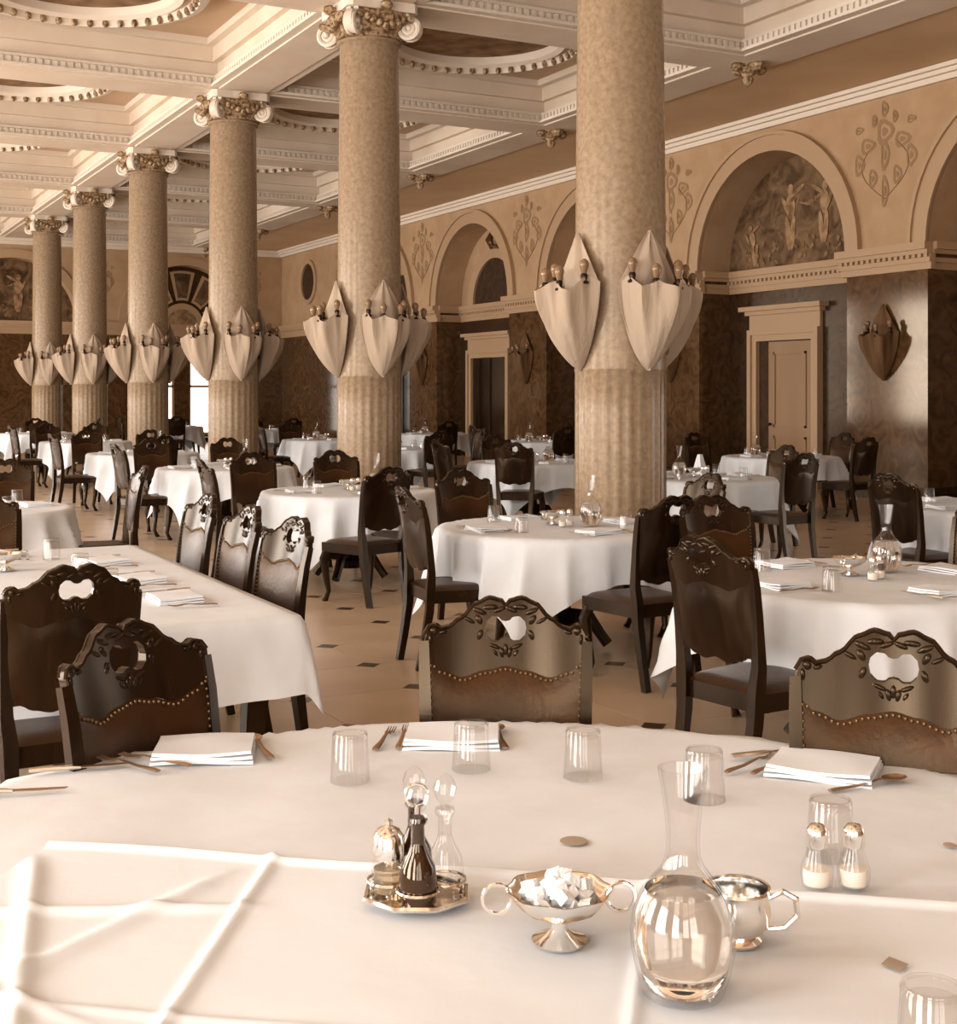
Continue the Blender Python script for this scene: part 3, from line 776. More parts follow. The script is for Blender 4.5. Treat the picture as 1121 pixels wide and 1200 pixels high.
def chair(x, y, face_deg, label, group='carved dining chairs', sc=None):
    NCH[0] += 1
    return pch.put((x, y, 0), math.radians(face_deg) + PI / 2, label, 'chair', group, sc)

# ------------------------------------------------------------------ tables and cloths
TZ = 0.755
def make_round_table(R):
    r = empty('round_table')
    ob('tabletop', MB().lathe([(R - .02, .715), (R - .008, .725), (R - .008, .748), (R - .014, .752)], 40).mesh('tabletop', 'dark_wood'), r)
    ob('pedestal', MB().lathe([(.09, .10), (.12, .16), (.07, .26), (.06, .45), (.10, .58), (.16, .70), (.2, .715)], 16).mesh('pedestal', 'dark_wood'), r)
    for k in range(4):
        a = PI / 4 + k * PI / 2; c, s = math.cos(a), math.sin(a)
        ob('leg', MB().tube([(c * .06, s * .06, .2), (c * .2, s * .2, .2), (c * .27, s * .27, .1), (c * .32, s * .32, .035)], [.05, .045, .035, .035], 8).mesh('leg', 'dark_wood'), r)
    return r
def drape(closest, hx, hy, nu, nv, z=TZ + .004, wav=10, amp=.02, flare=.22, seed=1, soft=.02, ripple=.0022):
    rnd = random.Random(seed); ph = [rnd.random() * 6.28 for _ in range(6)]
    def fn(u, v):
        px, py = (u * 2 - 1) * hx, (v * 2 - 1) * hy
        qx, qy = closest(px, py); dx, dy = px - qx, py - qy; dd = math.hypot(dx, dy)
        rip = ripple * math.sin(px * 7 + ph[0] + 1.5 * math.sin(py * 4)) * math.sin(py * 6 + ph[1])
        if dd < 1e-6: return (px, py, z + rip)
        ux, uy = dx / dd, dy / dd
        a = math.atan2(py / hy, px / hx)
        cor = max(0.0, abs(math.sin(2 * a))) ** 3
        sw = math.sin(wav * a + ph[2]); wv = amp * (1 - 2 * abs(sw) ** .8) * (.6 + .8 * cor) + amp * .5 * math.sin(wav * 1.7 * a + ph[3])
        t = min(1, dd / .25)
        out = .012 + min(dd, .03) * .5 + dd * (.05 + flare * cor) + wv * t
        return (qx + ux * out, qy + uy * out, z - max(0, dd - soft * (1 - math.exp(-dd / soft)) * .5) * (1 - .12 * cor))
    return MB().grid(fn, nu, nv)
def circ(R):
    def f(x, y):
        l = math.hypot(x, y)
        return (x, y) if l <= R else (x / l * R, y / l * R)
    return f
def rect(a, b):
    return lambda x, y: (max(-a, min(a, x)), max(-b, min(b, y)))
RT = .74
ptab = Proto(make_round_table(RT))
CLOTHS = [drape(circ(RT), 1.02, 1.02, 64, 64, seed=s, amp=.030).mesh('tablecloth', 'linen', ang=75) for s in (1, 2, 3)]
NT = [0]
def round_table(x, y, desc, sc=1.0):
    ptab.put((x, y, 0), 0, 'dark pedestal legs under %s' % desc.replace('the ', 'the cloth of the ', 1), 'table', 'round dining tables')
    o = ob('tablecloth', CLOTHS[NT[0] % 3], None, (x, y, 0), (NT[0] * 3 % 4) * PI / 2); NT[0] += 1
    return tag(o, 'white cloth with hanging corners on %s' % desc, 'tablecloth', 'white tablecloths')

# ------------------------------------------------------------------ tableware prototypes
def make_tumbler():                                 # standing upside down, its base up
    r = MB().lathe([(.044, 0), (.0445, .003), (.037, .100), (.034, .104), (0, .104)], 28)
    o = ob('tumbler', None)
    bpy.data.objects.remove(o)
    m = MB().lathe([(.0435, 0), (.0375, .098), (.0345, .103), (0, .103)], 28)
    m.lathe([(0, .088), (.033, .088), (.0355, .086), (.0415, 0), (.0435, 0)], 28)
    e = empty('tumbler'); ob('glass_body', m.mesh('glass_body', 'glass', merge=.0002), e)
    ob('foot_rim', ring_prof([(.0375, .097), (.0385, .1), (.037, .1045), (.033, .1055), (.031, .103)], 28).mesh('foot_rim', 'glass'), e)
    return e
def make_carafe():
    e = empty('water_carafe')
    prof = [(.046, 0), (.055, .004), (.064, .03), (.0715, .065), (.0725, .085), (.069, .115), (.058, .142), (.042, .162), (.029, .178), (.0235, .195), (.0225, .215), (.025, .245), (.030, .285), (.035, .312)]
    inner = [(max(0, r - .004), z + (.008 if z < .01 else 0)) for r, z in prof]
    m = MB().lathe([(0, 0)] + prof + list(reversed(inner)) + [(0, .009)], 40)
    ob('glass_body', m.mesh('glass_body', 'glass'), e)
    wp = [(0, .0095)] + [(max(0, r - .0048), z + (.0096 if z < .01 else 0)) for r, z in prof if z < .15] + [(.0525, .146), (0, .146)]
    ob('water', MB().lathe(wp, 40).mesh('water', 'water'), e)
    return e
def make_napkin():
    e = empty('folded_napkin')
    for k, (sx, sy) in enumerate(((.115, .09), (.113, .088), (.11, .086))):
        z = .004 + k * .009
        def fn(u, v, z=z, sx=sx, sy=sy): return ((u * 2 - 1) * sx, (v * 2 - 1) * sy, z + .003 * math.sin(u * 5 + k) * math.cos(v * 4))
        ob('fold', MB().grid(fn, 10, 8).mesh('fold', 'linen_fold', solid=.007), e)
    return e
def make_fork():
    e = empty('fork')
    ob('handle', MB().tube([(0, -.095, .004), (0, -.08, .006), (0, -.03, .006), (0, .03, .012), (0, .045, .008)], [.008, .009, .006, .004, .010], 8, flat=.35).mesh('handle', 'steel'), e)
    for x in (-.009, -.003, .003, .009): ob('tine', MB().tube([(x, .043, .008), (x, .07, .005), (x, .098, .010)], [.0022, .002, .0012], 5).mesh('tine', 'steel'), e)
    return e
def make_knife():
    e = empty('knife')
    ob('handle', MB().tube([(0, -.11, .007), (0, -.09, .007), (0, -.02, .007), (0, .0, .006)], [.008, .010, .009, .006], 8, flat=.6).mesh('handle', 'silver'), e)
    ob('blade', MB().prism([(-.006, 0), (.009, 0), (.010, .06), (.004, .105), (-.006, .11)], lambda p: (p[0], p[1], .008), lambda p: (p[0], p[1], .006)).mesh('blade', 'steel', False), e)
    return e
def make_spoon():
    e = empty('spoon')
    ob('handle', MB().tube([(0, -.10, .005), (0, -.085, .006), (0, -.02, .006), (0, .04, .012), (0, .055, .008)], [.008, .009, .005, .004, .006], 8, flat=.35).mesh('handle', 'steel'), e)
    def bowl(u, v):
        x, y = (u * 2 - 1), (v * 2 - 1); k = math.sqrt(max(0, 1 - y * y))
        return (x * k * .021, .078 + y * .032, .011 - .008 * (1 - x * x) * k)
    ob('bowl', MB().grid(bowl, 10, 12).mesh('bowl', 'steel', merge=.0002, solid=.001), e)
    return e
def make_shaker():
    e = empty('glass_shaker')
    m = MB().lathe([(.020, 0), (.024, .004), (.0265, .022), (.026, .036), (.021, .052), (.0165, .064), (.0155, .072)], 24, mod=lambda r, z, i, n: r * (1 + (.03 if z < .05 and i % 2 else 0)))
    ob('glass_body', m.mesh('glass_body', 'glass'), e)
    ob('contents', MB().lathe([(.018, .004), (.022, .008), (.0235, .022), (.0225, .033), (0, .034)], 20).mesh('contents', 'salt'), e)
    ob('cap', MB().lathe([(.0175, .070), (.0185, .073), (.018, .092), (.0165, .100), (.011, .107), (0, .110)], 20).mesh('cap', 'silver'), e)
    return e
def make_bottle(dark):
    e = empty('cruet_bottle')
    ob('glass_body', MB().lathe([(.020, 0), (.024, .004), (.026, .03), (.023, .052), (.013, .070), (.009, .082), (.0085, .105), (.013, .112), (.012, .116), (0, .116)], 20).mesh('glass_body', 'vinegar' if dark else 'glass'), e)
    ob('neck', MB().lathe([(.0095, .08), (.0098, .104), (.0145, .111), (.0135, .117)], 20).mesh('neck', 'glass'), e)
    ob('stopper', MB().lathe([(.006, .112), (.006, .122), (.013, .130), (.0165, .143), (.012, .156), (.004, .163), (0, .164)], 12).mesh('stopper', 'glass', ang=15), e)
    return e
def make_cruet_stand():
    e = empty('cruet_stand')
    n = 8; R = .088
    oc = [(R * math.cos(2 * PI * (k + .5) / n), .85 * R * math.sin(2 * PI * (k + .5) / n)) for k in range(n)]
    m = MB().prism(oc, lambda p: (p[0], p[1], .010), lambda p: (p[0] * .94, p[1] * .94, .006))
    ob('tray', m.mesh('tray', 'silver', False), e)
    ob('tray_rim', MB().tube([(p[0], p[1], .012) for p in oc], .005, 6, closed=True).mesh('tray_rim', 'silver'), e)
    for k in range(4):
        a = PI / 4 + k * PI / 2; ob('foot', MB().ball((.07 * math.cos(a), .06 * math.sin(a), .006), .006).mesh('foot', 'silver'), e)
    for (x, y) in CRUETS:
        ob('holder_ring', MB().tube([(x + .034 * math.cos(2 * PI * k / 20), y + .034 * math.sin(2 * PI * k / 20), .034) for k in range(20)], .0025, 6, closed=True).mesh('holder_ring', 'silver'), e)
        ob('holder_post', MB().tube([(x * 1.55, y * 1.55, .010), (x * 1.62, y * 1.62, .022), (x * 1.5, y * 1.5, .034)], .003, 6).mesh('holder_post', 'silver'), e)
    ob('handle_post', MB().tube([(0, 0, .01), (0, 0, .155)], .0035, 8).mesh('handle_post', 'silver'), e)
    ob('handle_loop', MB().tube([(.018 * math.cos(2 * PI * k / 16), 0, .172 + .018 * math.sin(2 * PI * k / 16)) for k in range(16)], .003, 6, closed=True).mesh('handle_loop', 'silver'), e)
    return e
CRUETS = [(.004, -.042), (-.046, .002), (.046, .004), (-.006, .044)]
def make_mustard():
    e = empty('mustard_jar')
    ob('jar', MB().lathe([(.020, 0), (.023, .004), (.024, .04), (.021, .055)], 20).mesh('jar', 'glass'), e)
    ob('contents', MB().lathe([(.018, .004), (.0205, .006), (.021, .038), (0, .039)], 16).mesh('contents', 'pale_oil'), e)
    ob('lid', MB().lathe([(.0235, .054), (.024, .060), (.022, .082), (.016, .092), (.005, .097), (.006, .104), (0, .108)], 20).mesh('lid', 'silver'), e)
    return e
def make_sugar_bowl():
    e = empty('sugar_bowl')
    m = MB().lathe([(0, 0), (.040, 0), (.042, .004), (.022, .012), (.013, .020), (.013, .030), (.030, .038), (.058, .052), (.074, .070), (.080, .080), (.077, .080), (.070, .070), (.052, .056), (.02, .046), (0, .045)], 32, mod=lambda r, z, i, n: r * (1 + (.04 * math.cos(i * PI / 2) if r > .05 else 0)))
    ob('bowl', m.mesh('bowl', 'silver'), e)
    for s in (-1, 1):
        ob('handle', MB().tube([(s * (.094 + .022 * math.cos(2 * PI * k / 18)), 0, .066 + .022 * math.sin(2 * PI * k / 18)) for k in range(18)], .0032, 6, closed=True).mesh('handle', 'silver'), e)
    return e
def make_creamer():
    e = empty('cream_cup')
    ob('cup', MB().lathe([(0, 0), (.034, 0), (.036, .004), (.030, .010), (.046, .028), (.050, .045), (.046, .064), (.048, .080), (.045, .080), (.042, .064), (.045, .045), (.04, .028), (0, .014)], 32).mesh('cup', 'silver'), e)
    ob('rim', ring_prof([(.045, .079), (.051, .080), (.049, .084), (.045, .083)], 32).mesh('rim', 'silver'), e)
    ob('handle', MB().tube([(.046, 0, .068), (.066, 0, .080), (.086, 0, .070), (.088, 0, .045), (.070, 0, .026), (.046, 0, .022)], [.004, .005, .005, .005, .004, .004], 8).mesh('handle', 'silver'), e)
    return e
def make_plate():
    e = empty('saucer_plate')
    ob('dish', MB().lathe([(0, .002), (.05, .002), (.055, .006), (.085, .014), (.086, .017), (.055, .010), (.05, .006), (0, .006)], 32).mesh('dish', 'linen_fold'), e)
    return e
def make_tent_napkin():
    e = empty('standing_napkin')
    for k in range(4):
        a0 = PI / 4 + k * PI / 2
        p0, p1 = (.10 * math.cos(a0), .08 * math.sin(a0)), (.10 * math.cos(a0 + PI / 2), .08 * math.sin(a0 + PI / 2))
        ob('fold', MB().grid(lambda u, v, p0=p0, p1=p1: ((p0[0] + (p1[0] - p0[0]) * u) * (1 - .62 * v), (p0[1] + (p1[1] - p0[1]) * u) * (1 - .75 * v), .003 + .20 * v), 4, 6).mesh('fold', 'linen_fold', solid=.004), e)
    return e
ptm, pcf, pnk, pfk, pkn, psp = [Proto(f()) for f in (make_tumbler, make_carafe, make_napkin, make_fork, make_knife, make_spoon)]
psh, pvd, pvc, pcs, pmu, psb, pcr, ptn = [Proto(f()) for f in (make_shaker, lambda: make_bottle(True), lambda: make_bottle(False), make_cruet_stand, make_mustard, make_sugar_bowl, make_creamer, make_tent_napkin)]
IZ = TZ + .008

def dress(x, y, short, carafe=None, full=True, rnd=None, sides=(0, 90, 180, 270), cruet=True):
    """a laid table: napkin, fork, knife and tumbler at each place, carafe and cruets in the middle; short names the table"""
    for a in sides:
        wh = {0: 'right', 90: 'far', 180: 'left', 270: 'near'}[a]
        t = math.radians(a); ux, uy = math.cos(t), math.sin(t); tx, ty = -uy, ux
        jx, jy = random.uniform(-.03, .03), random.uniform(-.03, .03)
        rz = t + PI / 2 + random.uniform(-.2, .2)
        pnk.put((x + ux * .50 + jx, y + uy * .50 + jy, IZ), rz, 'folded napkin at the %s place of %s' % (wh, short), 'napkin', 'napkins on ' + short)
        ptm.put((x + ux * .40 + tx * .24, y + uy * .40 + ty * .24, IZ), 0, 'upturned tumbler at the %s place of %s' % (wh, short), 'tumbler', 'tumblers on ' + short)
        if full:
            pfk.put((x + ux * .52 + tx * .17, y + uy * .52 + ty * .17, IZ), t + PI / 2 + random.uniform(-.1, .1), 'steel fork at the %s place of %s' % (wh, short), 'fork', 'forks on ' + short)
            pkn.put((x + ux * .52 - tx * .17, y + uy * .52 - ty * .17, IZ), t + PI / 2 + random.uniform(-.1, .1), 'table knife at the %s place of %s' % (wh, short), 'knife', 'knives on ' + short)
    if carafe: pcf.put((x + carafe[0], y + carafe[1], IZ), 0, 'glass water carafe standing on %s' % short, 'carafe', 'water carafes')
    if cruet:
        psh.put((x + .05, y - .06, IZ), 0, 'right-hand glass shaker of the pair on %s' % short, 'shaker', 'shakers on ' + short)
        psh.put((x - .02, y - .09, IZ), 0, 'left-hand glass shaker of the pair on %s' % short, 'shaker', 'shakers on ' + short)
        psb.put((x + .02, y + .10, IZ), .5, 'silver sugar bowl on %s' % short, 'bowl', 'sugar bowls')

# ---- layout: (x, y), short name, chairs as (dx, dy, facing degrees, words)
def setting(x, y, short, chairs, carafe=None, full=True, cruet=True):
    round_table(x, y, short)
    dress(x, y, short, carafe, full, cruet=cruet)
    for (dx, dy, f, words) in chairs:
        chair(x + dx, y + dy, f, 'dark carved chair %s %s' % (words, short))

TA = 'the round table before the nearest column'
setting(4.34, 7.12, TA, [(-.79, -.10, -6, 'drawn up on the left of'), (-.08, -1.03, 92, 'seen from behind at'), (-.02, .98, -88, 'facing us beyond'), (1.0, .15, 178, 'half hidden on the right of')], carafe=(.18, -.10))
TB = 'the round table at right with the carafe'
setting(4.33, 4.47, TB, [(-.88, -.33, 8, 'seen from behind left of'), (.08, .92, -95, 'facing us beyond'), (.95, .3, 185, 'at the right side of')], carafe=(.25, .10))
TC = 'the round table before the second column'
setting(4.35, 10.55, TC, [(-.37, -1.2, 105, 'turned aside before'), (-.95, .15, -2, 'in profile left of'), (-.45, .95, -85, 'first of two beyond'), (.35, 1.0, -95, 'second of two beyond')], carafe=(.2, -.1))
TD = 'the round table before the third column'
setting(4.46, 14.5, TD, [(-.95, -.1, 5, 'in profile left of'), (-.5, .95, -85, 'first of two beyond'), (.4, .98, -95, 'second of two beyond')], carafe=(.2, -.1))
TE = 'the round table before the fourth column'
setting(4.5, 18.45, TE, [(-.95, -.1, 5, 'in profile left of'), (-.5, .95, -85, 'first of two beyond'), (.4, .98, -95, 'second of two beyond'), (-.15, -1.15, 105, 'turned aside before')], carafe=(.2, -.1), full=False)
TF = 'the round table before the fifth column'
setting(4.7, 23.3, TF, [(-.95, -.1, 5, 'in profile left of'), (-.4, .95, -85, 'first of two beyond'), (.4, .98, -95, 'second of two beyond')], full=False)
TG = 'the round table right of the nearest column'
setting(8.1, 10.6, TG, [(.20, -.98, 95, 'seen from behind at'), (1.0, .2, 180, 'on the wall side of')], carafe=(-.2, .05), full=True)
TH = 'the table cut off by the right edge'
setting(8.0, 6.9, TH, [(-.92, -.15, 2, 'seen from behind left of'), (.1, -1.0, 90, 'on the near side of')], carafe=(.2, .1), full=False)
TI = 'the round table by the panelled door'
setting(11.7, 13.55, TI, [(.25, -1.0, 95, 'seen from behind at'), (-.4, 1.0, -85, 'beyond'), (1.0, .2, 180, 'on the wall side of')], carafe=(-.26, .2), full=False)
TJ = 'the table between nearest and second columns'
setting(8.1, 13.9, TJ, [(-.95, .05, 0, 'drawn up on the left of'), (-.62, -.78, 48, 'at the near left corner of'), (1.0, -.1, 180, 'on the right side of'), (.2, 1.0, -90, 'beyond')], carafe=(.12, -.2), full=False)
TK = 'the table just right of the second column'
setting(8.3, 18.3, TK, [(1.0, -.3, 170, 'on the right side of'), (.1, -1.0, 88, 'seen from behind at'), (.3, .95, -95, 'beyond')], carafe=(-.22, .03), full=False)
TL = 'the table between second and third columns'
setting(8.7, 22.3, TL, [(-.95, .0, 0, 'left of'), (-.2, 1.0, -88, 'beyond'), (.3, -1.0, 92, 'seen from behind at')], carafe=(-.2, -.1), full=False)
TM = 'the small table by the niche door'
setting(11.7, 19.7, TM, [(-.3, -1.0, 88, 'seen from behind at'), (-.95, .2, 0, 'left of'), (1.0, 0, 180, 'on the wall side of')], carafe=(-.22, .08), full=False)
TN = 'the wall-side table beyond the niche door'
setting(11.9, 24.4, TN, [(-.3, -1.0, 88, 'seen from behind at'), (-.95, .2, 0, 'left of')], carafe=(-.2, 0), full=False, cruet=False)
TO = 'the far table before the end window'
setting(8.6, 32.4, TO, [(-.2, -1.0, 88, 'seen from behind at'), (.9, .2, 180, 'right of'), (-.95, .2, 0, 'left of')], full=False, cruet=False)
TP = 'the far table behind the third column'
setting(9.6, 28.8, TP, [(-.5, -1.0, 88, 'seen from behind at'), (.4, -.95, 92, 'second from behind at'), (.2, 1.0, -90, 'beyond')], full=False, cruet=False)
TQ = 'the small table beyond the long table'
setting(1.2, 10.2, TQ, [(.93, -.2, 176, 'on the right side of'), (.45, 1.05, -95, 'beyond')], full=False)
TR = 'the bright far table at the left edge'
setting(4.75, 28.5, TR, [(-.1, -1.0, 88, 'seen from behind at'), (.2, 1.0, -90, 'beyond'), (.95, 0, 180, 'right of')], full=False, cruet=False)
chair(11.3, 15.5, -60, 'dark carved chair standing alone behind the nearest column')
ptn.put((8.36, 10.92, IZ), .4, 'white napkin folded upright behind the carafe right of the column', 'napkin', 'upright napkins')
ptn.put((8.26, 7.22, IZ), .2, 'white napkin folded upright at the right edge', 'napkin', 'upright napkins')

# long table on the left
LX0, LX1, LY0, LY1 = .25, 1.74, 4.76, 7.35
lx, ly = (LX0 + LX1) / 2, (LY0 + LY1) / 2
lt = empty('long_table', (lx, ly, 0)); tag(lt, 'long dark table under white cloth on the left', 'table')
hxl, hyl = (LX1 - LX0) / 2, (LY1 - LY0) / 2
ob('tabletop', MB().box(-hxl + .01, hxl - .01, -hyl + .01, hyl - .01, .715, .752).mesh('tabletop', 'dark_wood', False), lt)
ob('apron', MB().box(-hxl + .08, hxl - .08, -hyl + .08, hyl - .08, .62, .715).mesh('apron', 'dark_wood', False), lt)
for sx in (-1, 1):
    for sy in (-1, 1):
        X, Y = sx * (hxl - .14), sy * (hyl - .14)
        ob('leg', MB().tube([(X, Y, .68), (X, Y, .6), (X + sx * .02, Y + sy * .02, .45), (X, Y, .15), (X, Y, 0)], [.05, .05, .045, .032, .04], 4, sq=True).mesh('leg', 'dark_wood'), lt)
o = ob('tablecloth', drape(rect(hxl, hyl), hxl + .33, hyl + .33, 60, 90, seed=5, amp=.008, wav=14, flare=.15).mesh('tablecloth', 'linen', ang=75), None, (lx, ly, 0))
tag(o, 'long white cloth over the table on the left', 'tablecloth', 'white tablecloths')
LS = 'the long table'
chair(.84, 4.68, 92, 'dark carved chair with its back to us at the near end of the long table')
for (x, y, f, wd) in ((1.72, 5.50, 188, 'nearest of three along the right side of'), (1.73, 6.20, 183, 'middle one of three along the right side of'), (1.76, 7.02, 183, 'farthest of three along the right side of'), (1.0, 7.55, -88, 'facing us at the far end of')):
    chair(x, y, f, 'dark carved chair %s %s' % (wd, LS))
for k, (x, y) in enumerate(((1.42, 5.3), (1.42, 5.9), (1.42, 6.6), (.6, 5.6), (.6, 6.4), (1.0, 7.1))):
    pl_ = ('near right', 'middle right', 'far right', 'near left', 'far left', 'far end')[k]
    pnk.put((x, y, IZ), .1 * k + PI / 2, 'folded napkin at the %s place of the long table' % pl_, 'napkin', 'napkins on the long table')
    ptm.put((x - .2, y + .28, IZ), 0, 'upturned tumbler at the %s place of the long table' % pl_, 'tumbler', 'tumblers on the long table')
    pkn.put((x + .02, y + .22, IZ), PI / 2 + .1, 'table knife at the %s place of the long table' % pl_, 'knife', 'knives on the long table')
    pfk.put((x + .02, y - .2, IZ), PI / 2 - .1, 'steel fork at the %s place of the long table' % pl_, 'fork', 'forks on the long table')
psb.put((.95, 6.55, IZ), .3, 'silver sugar bowl on the long table', 'bowl', 'sugar bowls')
pcf.put((.75, 6.75, IZ), 0, 'glass water carafe on the long table', 'carafe', 'water carafes')

# ------------------------------------------------------------------ big foreground table
FX, FY, FR = 1.0, 1.82, 1.31
ft = empty('foreground_table', (FX, FY, 0)); tag(ft, 'large round table under white linen filling the foreground', 'table')
ob('tabletop', MB().lathe([(FR - .03, .715), (FR - .012, .725), (FR - .012, .748), (FR - .02, .752)], 72).mesh('tabletop', 'dark_wood'), ft)
ob('pedestal', MB().lathe([(.22, .10), (.26, .18), (.15, .30), (.14, .45), (.2, .6), (.35, .715)], 20).mesh('pedestal', 'dark_wood'), ft)
for k in range(4):
    a = k * PI / 2 + .4; c_, s_ = math.cos(a), math.sin(a)
    ob('leg', MB().tube([(c_ * .15, s_ * .15, .22), (c_ * .4, s_ * .4, .2), (c_ * .65, s_ * .65, .1), (c_ * .8, s_ * .8, .04)], [.07, .06, .05, .045], 8).mesh('leg', 'dark_wood'), ft)
ftc = ob('tablecloth', drape(circ(FR), FR + .22, FR + .22, 110, 110, seed=9, amp=.01, wav=22, flare=.1, ripple=.0045).mesh('tablecloth', 'linen', ang=75), None, (FX, FY, 0), .5)
tag(ftc, 'broad white cloth under everything on the foreground table', 'tablecloth', 'white tablecloths')
# a second cloth thrown over the near half, creased where it was folded
AX, AY = .45, 2.53
dl = math.hypot(1.25, -.99); ex, ey = 1.25 / dl, -.99 / dl; nx, ny = ey, -ex
S0 = .0
def overlay(u, v):
    s, t = -S0 + 1.95 * u, 1.42 * v
    x, y = AX + ex * s + nx * t - FX, AY + ey * s + ny * t - FY
    z = TZ + .0105
    crease = lambda p, w_: math.exp(-(p / w_) ** 2)
    z += .009 * crease(t - .012, .012) + .007 * crease(s - .43 - .1 * t, .010) + .005 * crease(s - 1.1, .010) + .004 * crease(t - .6, .010)
    z += .006 * (.5 + .5 * math.sin(s * 9 + 2 * math.sin(t * 5))) * (.5 + .5 * math.sin(t * 8 + s * 3))
    z += (.010 * crease(s - .12 - .5 * (t - .3), .02) + .008 * crease(s - .30 + .35 * (t - .3), .022)) * min(1, max(0, (t - .06) / .1)) + .009 * crease(t - .34 + .25 * s, .016) * min(1, max(0, (.5 - s) / .12)) + .006 * crease(t - .52 - .3 * s, .014) * min(1, max(0, (.42 - s) / .1))
    l = math.hypot(x, y)
    if l > FR: return (FX + x / l * (FR + .03), FY + y / l * (FR + .03), z - (l - FR))
    return (FX + x, FY + y, z)
ov = ob('overlay_cloth', MB().grid(overlay, 260, 190).mesh('overlay_cloth', 'linen_fold', solid=.004, ang=75))
tag(ov, 'creased second white cloth over the near half of the foreground table', 'tablecloth')
for (x, y, a, b, an) in (): pass
def at(u, v, z):
    dd = FPX * (EYE - z) / (v - HORIZON); r = (u - 560.5) / FPX * dd
    return (r * CY + dd * SY, -r * SY + dd * CY, z)
def atd(u, dd, z):
    r = (u - 560.5) / FPX * dd
    return (r * CY + dd * SY, -r * SY + dd * CY, z)
CAMR = -YAW                                       # turns local +X to the right as seen here
OZ = TZ + .024
def oz(x, y):
    s_, t_ = (x - AX) * ex + (y - AY) * ey, (x - AX) * nx + (y - AY) * ny
    return overlay((s_ + S0) / 1.95, t_ / 1.42)[2] + .0045
def on_cloth(u, dd):
    x, y, _ = atd(u, dd, 0); return (x, y, oz(x, y))
chair(1.58, 2.84, math.degrees(math.atan2(-.87, -.49)), 'dark carved chair facing us across the middle of the foreground table')
chair(.88, 2.93, -62, 'dark carved chair at the left side of the foreground table')
chair(2.05, 2.04, math.degrees(math.atan2(-.68, -.74)), 'bright-lit carved chair at the right side of the foreground table')
G0 = 'tumblers on the foreground table'
for (u, dd, lb) in ((410, 2.853, 'faint upturned tumbler beside the forks at the back of the foreground table'), (552, 2.94, 'upturned tumbler before the middle chair on the foreground table'), (683, 2.88, 'upturned tumbler right of the middle chair on the foreground table'),
                    (825, 2.72, 'upturned tumbler behind the large carafe on the foreground table'), (973, 2.385, 'upturned tumbler behind the two shakers on the foreground table')):
    ptm.put(atd(u, dd, IZ), 0, lb, 'tumbler', G0)
ptm.put(on_cloth(1092, 1.61), 0, 'upturned tumbler at the lower right of the foreground table', 'tumbler', G0)
pcf.put(on_cloth(800, 1.82), 0, 'large clear water carafe at the front of the foreground table', 'carafe', 'water carafes')
psb.put(on_cloth(655, 2.0), CAMR + .05, 'footed silver bowl heaped with sugar lumps on the foreground table', 'bowl', 'sugar bowls')
bx, by, bz = on_cloth(655, 2.0)
lump = MB().box(-.0085, .0085, -.0085, .0085, 0, .016).mesh('sugar_lump', 'sugar', False)
rs = random.Random(4)
for k in range(34):
    lay = 0 if k < 17 else 1 if k < 28 else 2
    rr = (.058, .042, .02)[lay] * math.sqrt(rs.random()); a = rs.random() * 6.28
    o = ob('sugar_lump', lump, None, (bx + rr * math.cos(a), by + rr * math.sin(a), bz + .058 + .013 * lay + rs.uniform(-.003, .003)))
    o.rotation_euler = (rs.uniform(-.5, .5), rs.uniform(-.5, .5), rs.random() * 3); o.scale = (1.25, 1.1, 1.05)
    tag(o, 'white sugar lump heaped in the footed silver bowl', 'sugar lump', 'sugar lumps in the bowl')
pcr.put(on_cloth(864, 2.0), CAMR - .2, 'handled silver cup just right of the large carafe', 'cup')
psh.put(atd(957, 2.23, IZ + .002), 0, 'silver-capped glass shaker, the left of the pair in front', 'shaker', 'foreground shakers')
psh.put(atd(1000, 2.23, IZ + .002), 0, 'silver-capped glass shaker, the right of the pair in front', 'shaker', 'foreground shakers')
cx, cy, _ = atd(488, 2.155, 0)
cz = oz(cx, cy)
pcs.put((cx, cy, cz), CAMR, 'octagonal silver cruet stand on the foreground table', 'cruet stand')
def cr_at(i): 
    x, y = CRUETS[i]; return (cx + x * math.cos(CAMR) - y * math.sin(CAMR), cy + x * math.sin(CAMR) + y * math.cos(CAMR), cz + .0105)
pvd.put(cr_at(0), 0, 'dark vinegar bottle at the front of the cruet stand', 'bottle', 'cruet bottles', scale=1.2)
pmu.put(cr_at(1), 0, 'silver-lidded mustard jar on the left of the cruet stand', 'jar', scale=1.15)
pvc.put(cr_at(2), 0, 'clear glass cruet bottle on the right of the cruet stand', 'bottle', 'cruet bottles', scale=1.2)
pvd.put(cr_at(3), 0, 'dark bottle with glass stopper at the back of the cruet stand', 'bottle', 'cruet bottles', scale=1.2)
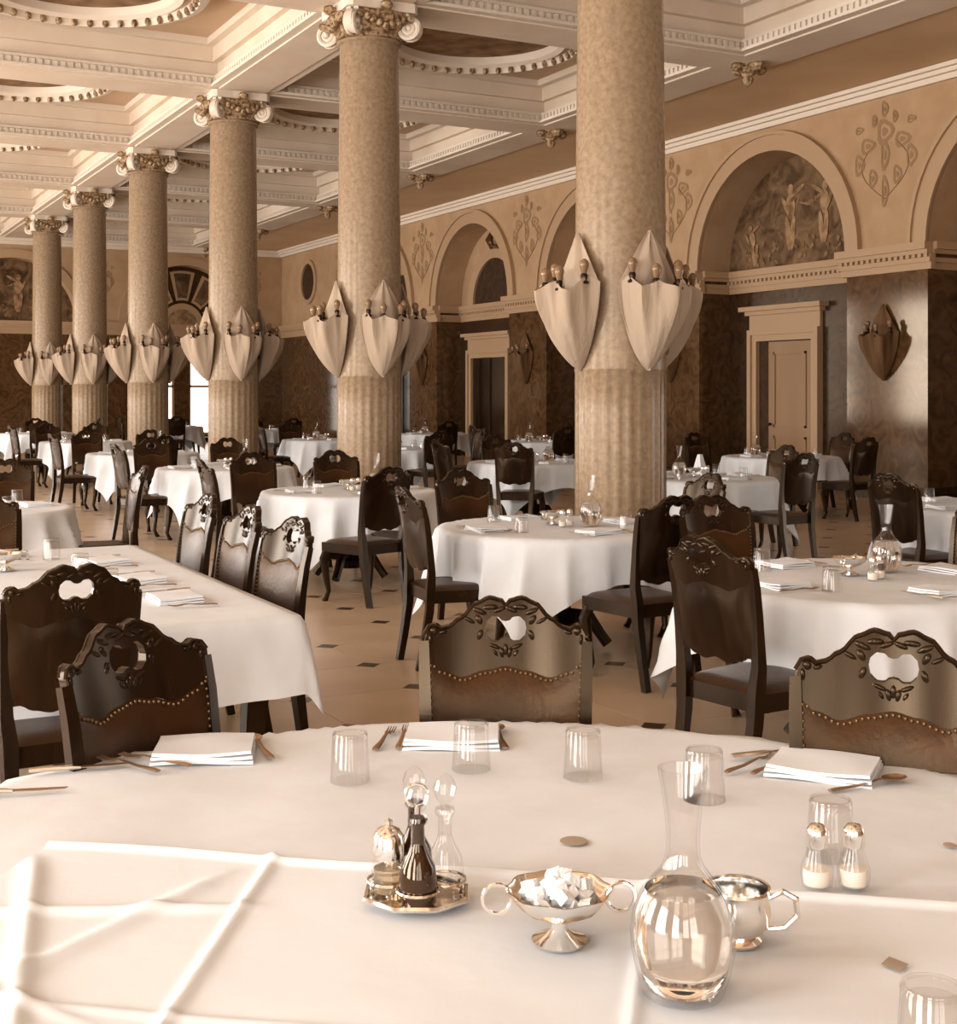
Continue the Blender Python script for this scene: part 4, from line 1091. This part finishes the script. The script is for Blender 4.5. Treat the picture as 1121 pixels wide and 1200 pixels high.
# places laid round the far edge
pnk.put(at(240, 882, IZ), CAMR + .12, 'folded white napkin on the left of the foreground table', 'napkin', 'foreground napkins')
pnk.put(at(530, 867, IZ), CAMR - .02, 'folded white napkin before the middle chair', 'napkin', 'foreground napkins')
pnk.put(at(965, 903, IZ), CAMR - .42, 'folded white napkin before the bright right-hand chair', 'napkin', 'foreground napkins')
G1 = 'foreground cutlery'
for (P_, u, v, rz, lb, ct) in (
    (pfk, 150, 898, 1.0, 'fork lying left of the left-hand folded napkin', 'fork'), (pfk, 182, 893, 1.15, 'fork next to the left-hand folded napkin', 'fork'), (pkn, 95, 902, -1.3, 'knife lying left of the two forks on the left', 'knife'),
    (psp, 306, 878, .4, 'dark spoon at the right end of the left-hand napkin', 'spoon'), (pkn, 15, 930, -1.4, 'knife cut off by the left edge', 'knife'),
    (pfk, 450, 868, -.15, 'left fork beside the napkin before the middle chair', 'fork'), (pfk, 472, 866, -.05, 'right fork beside the napkin before the middle chair', 'fork'), (psp, 586, 866, .1, 'spoon right of the napkin before the middle chair', 'spoon'),
    (pfk, 880, 897, -.8, 'fork left of the right-hand napkin, nearer the tumbler', 'fork'), (pfk, 908, 898, -.75, 'fork touching the right-hand napkin', 'fork'), (pkn, 905, 884, -1.2, 'knife above the forks by the right-hand napkin', 'knife'), (psp, 1015, 922, -1.1, 'spoon in front of the right-hand napkin', 'spoon')):
    P_.put(at(u, v, IZ + (.0 if ct != 'fork' else .001)), CAMR + rz, lb, ct, G1)
for (u, v, a, b, an) in ((672, 985, .026, .012, .1), (1113, 990, .012, .007, 0)):  # flat dark spots stand in for shadows cast by the glassware
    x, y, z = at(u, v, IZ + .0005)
    st = ob('shadow_spot', MB().lathe([(0, .0), (.8, 0), (1, -.0004)], 20).mesh('shadow_spot', 'shadow_spot'), ftc, (0, 0, 0))
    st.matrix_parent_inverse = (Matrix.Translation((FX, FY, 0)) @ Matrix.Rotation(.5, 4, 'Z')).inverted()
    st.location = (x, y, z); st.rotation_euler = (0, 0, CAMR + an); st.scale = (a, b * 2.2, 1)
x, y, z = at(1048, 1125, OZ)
st = ob('shadow_spot', MB().lathe([(0, .0), (.8, 0), (1, -.0004)], 4).mesh('shadow_spot', 'shadow_spot'), ov, (x, y, oz(x, y) + .0006), CAMR); st.scale = (.020, .026, 1)  # another painted shadow spot, lying on the second cloth
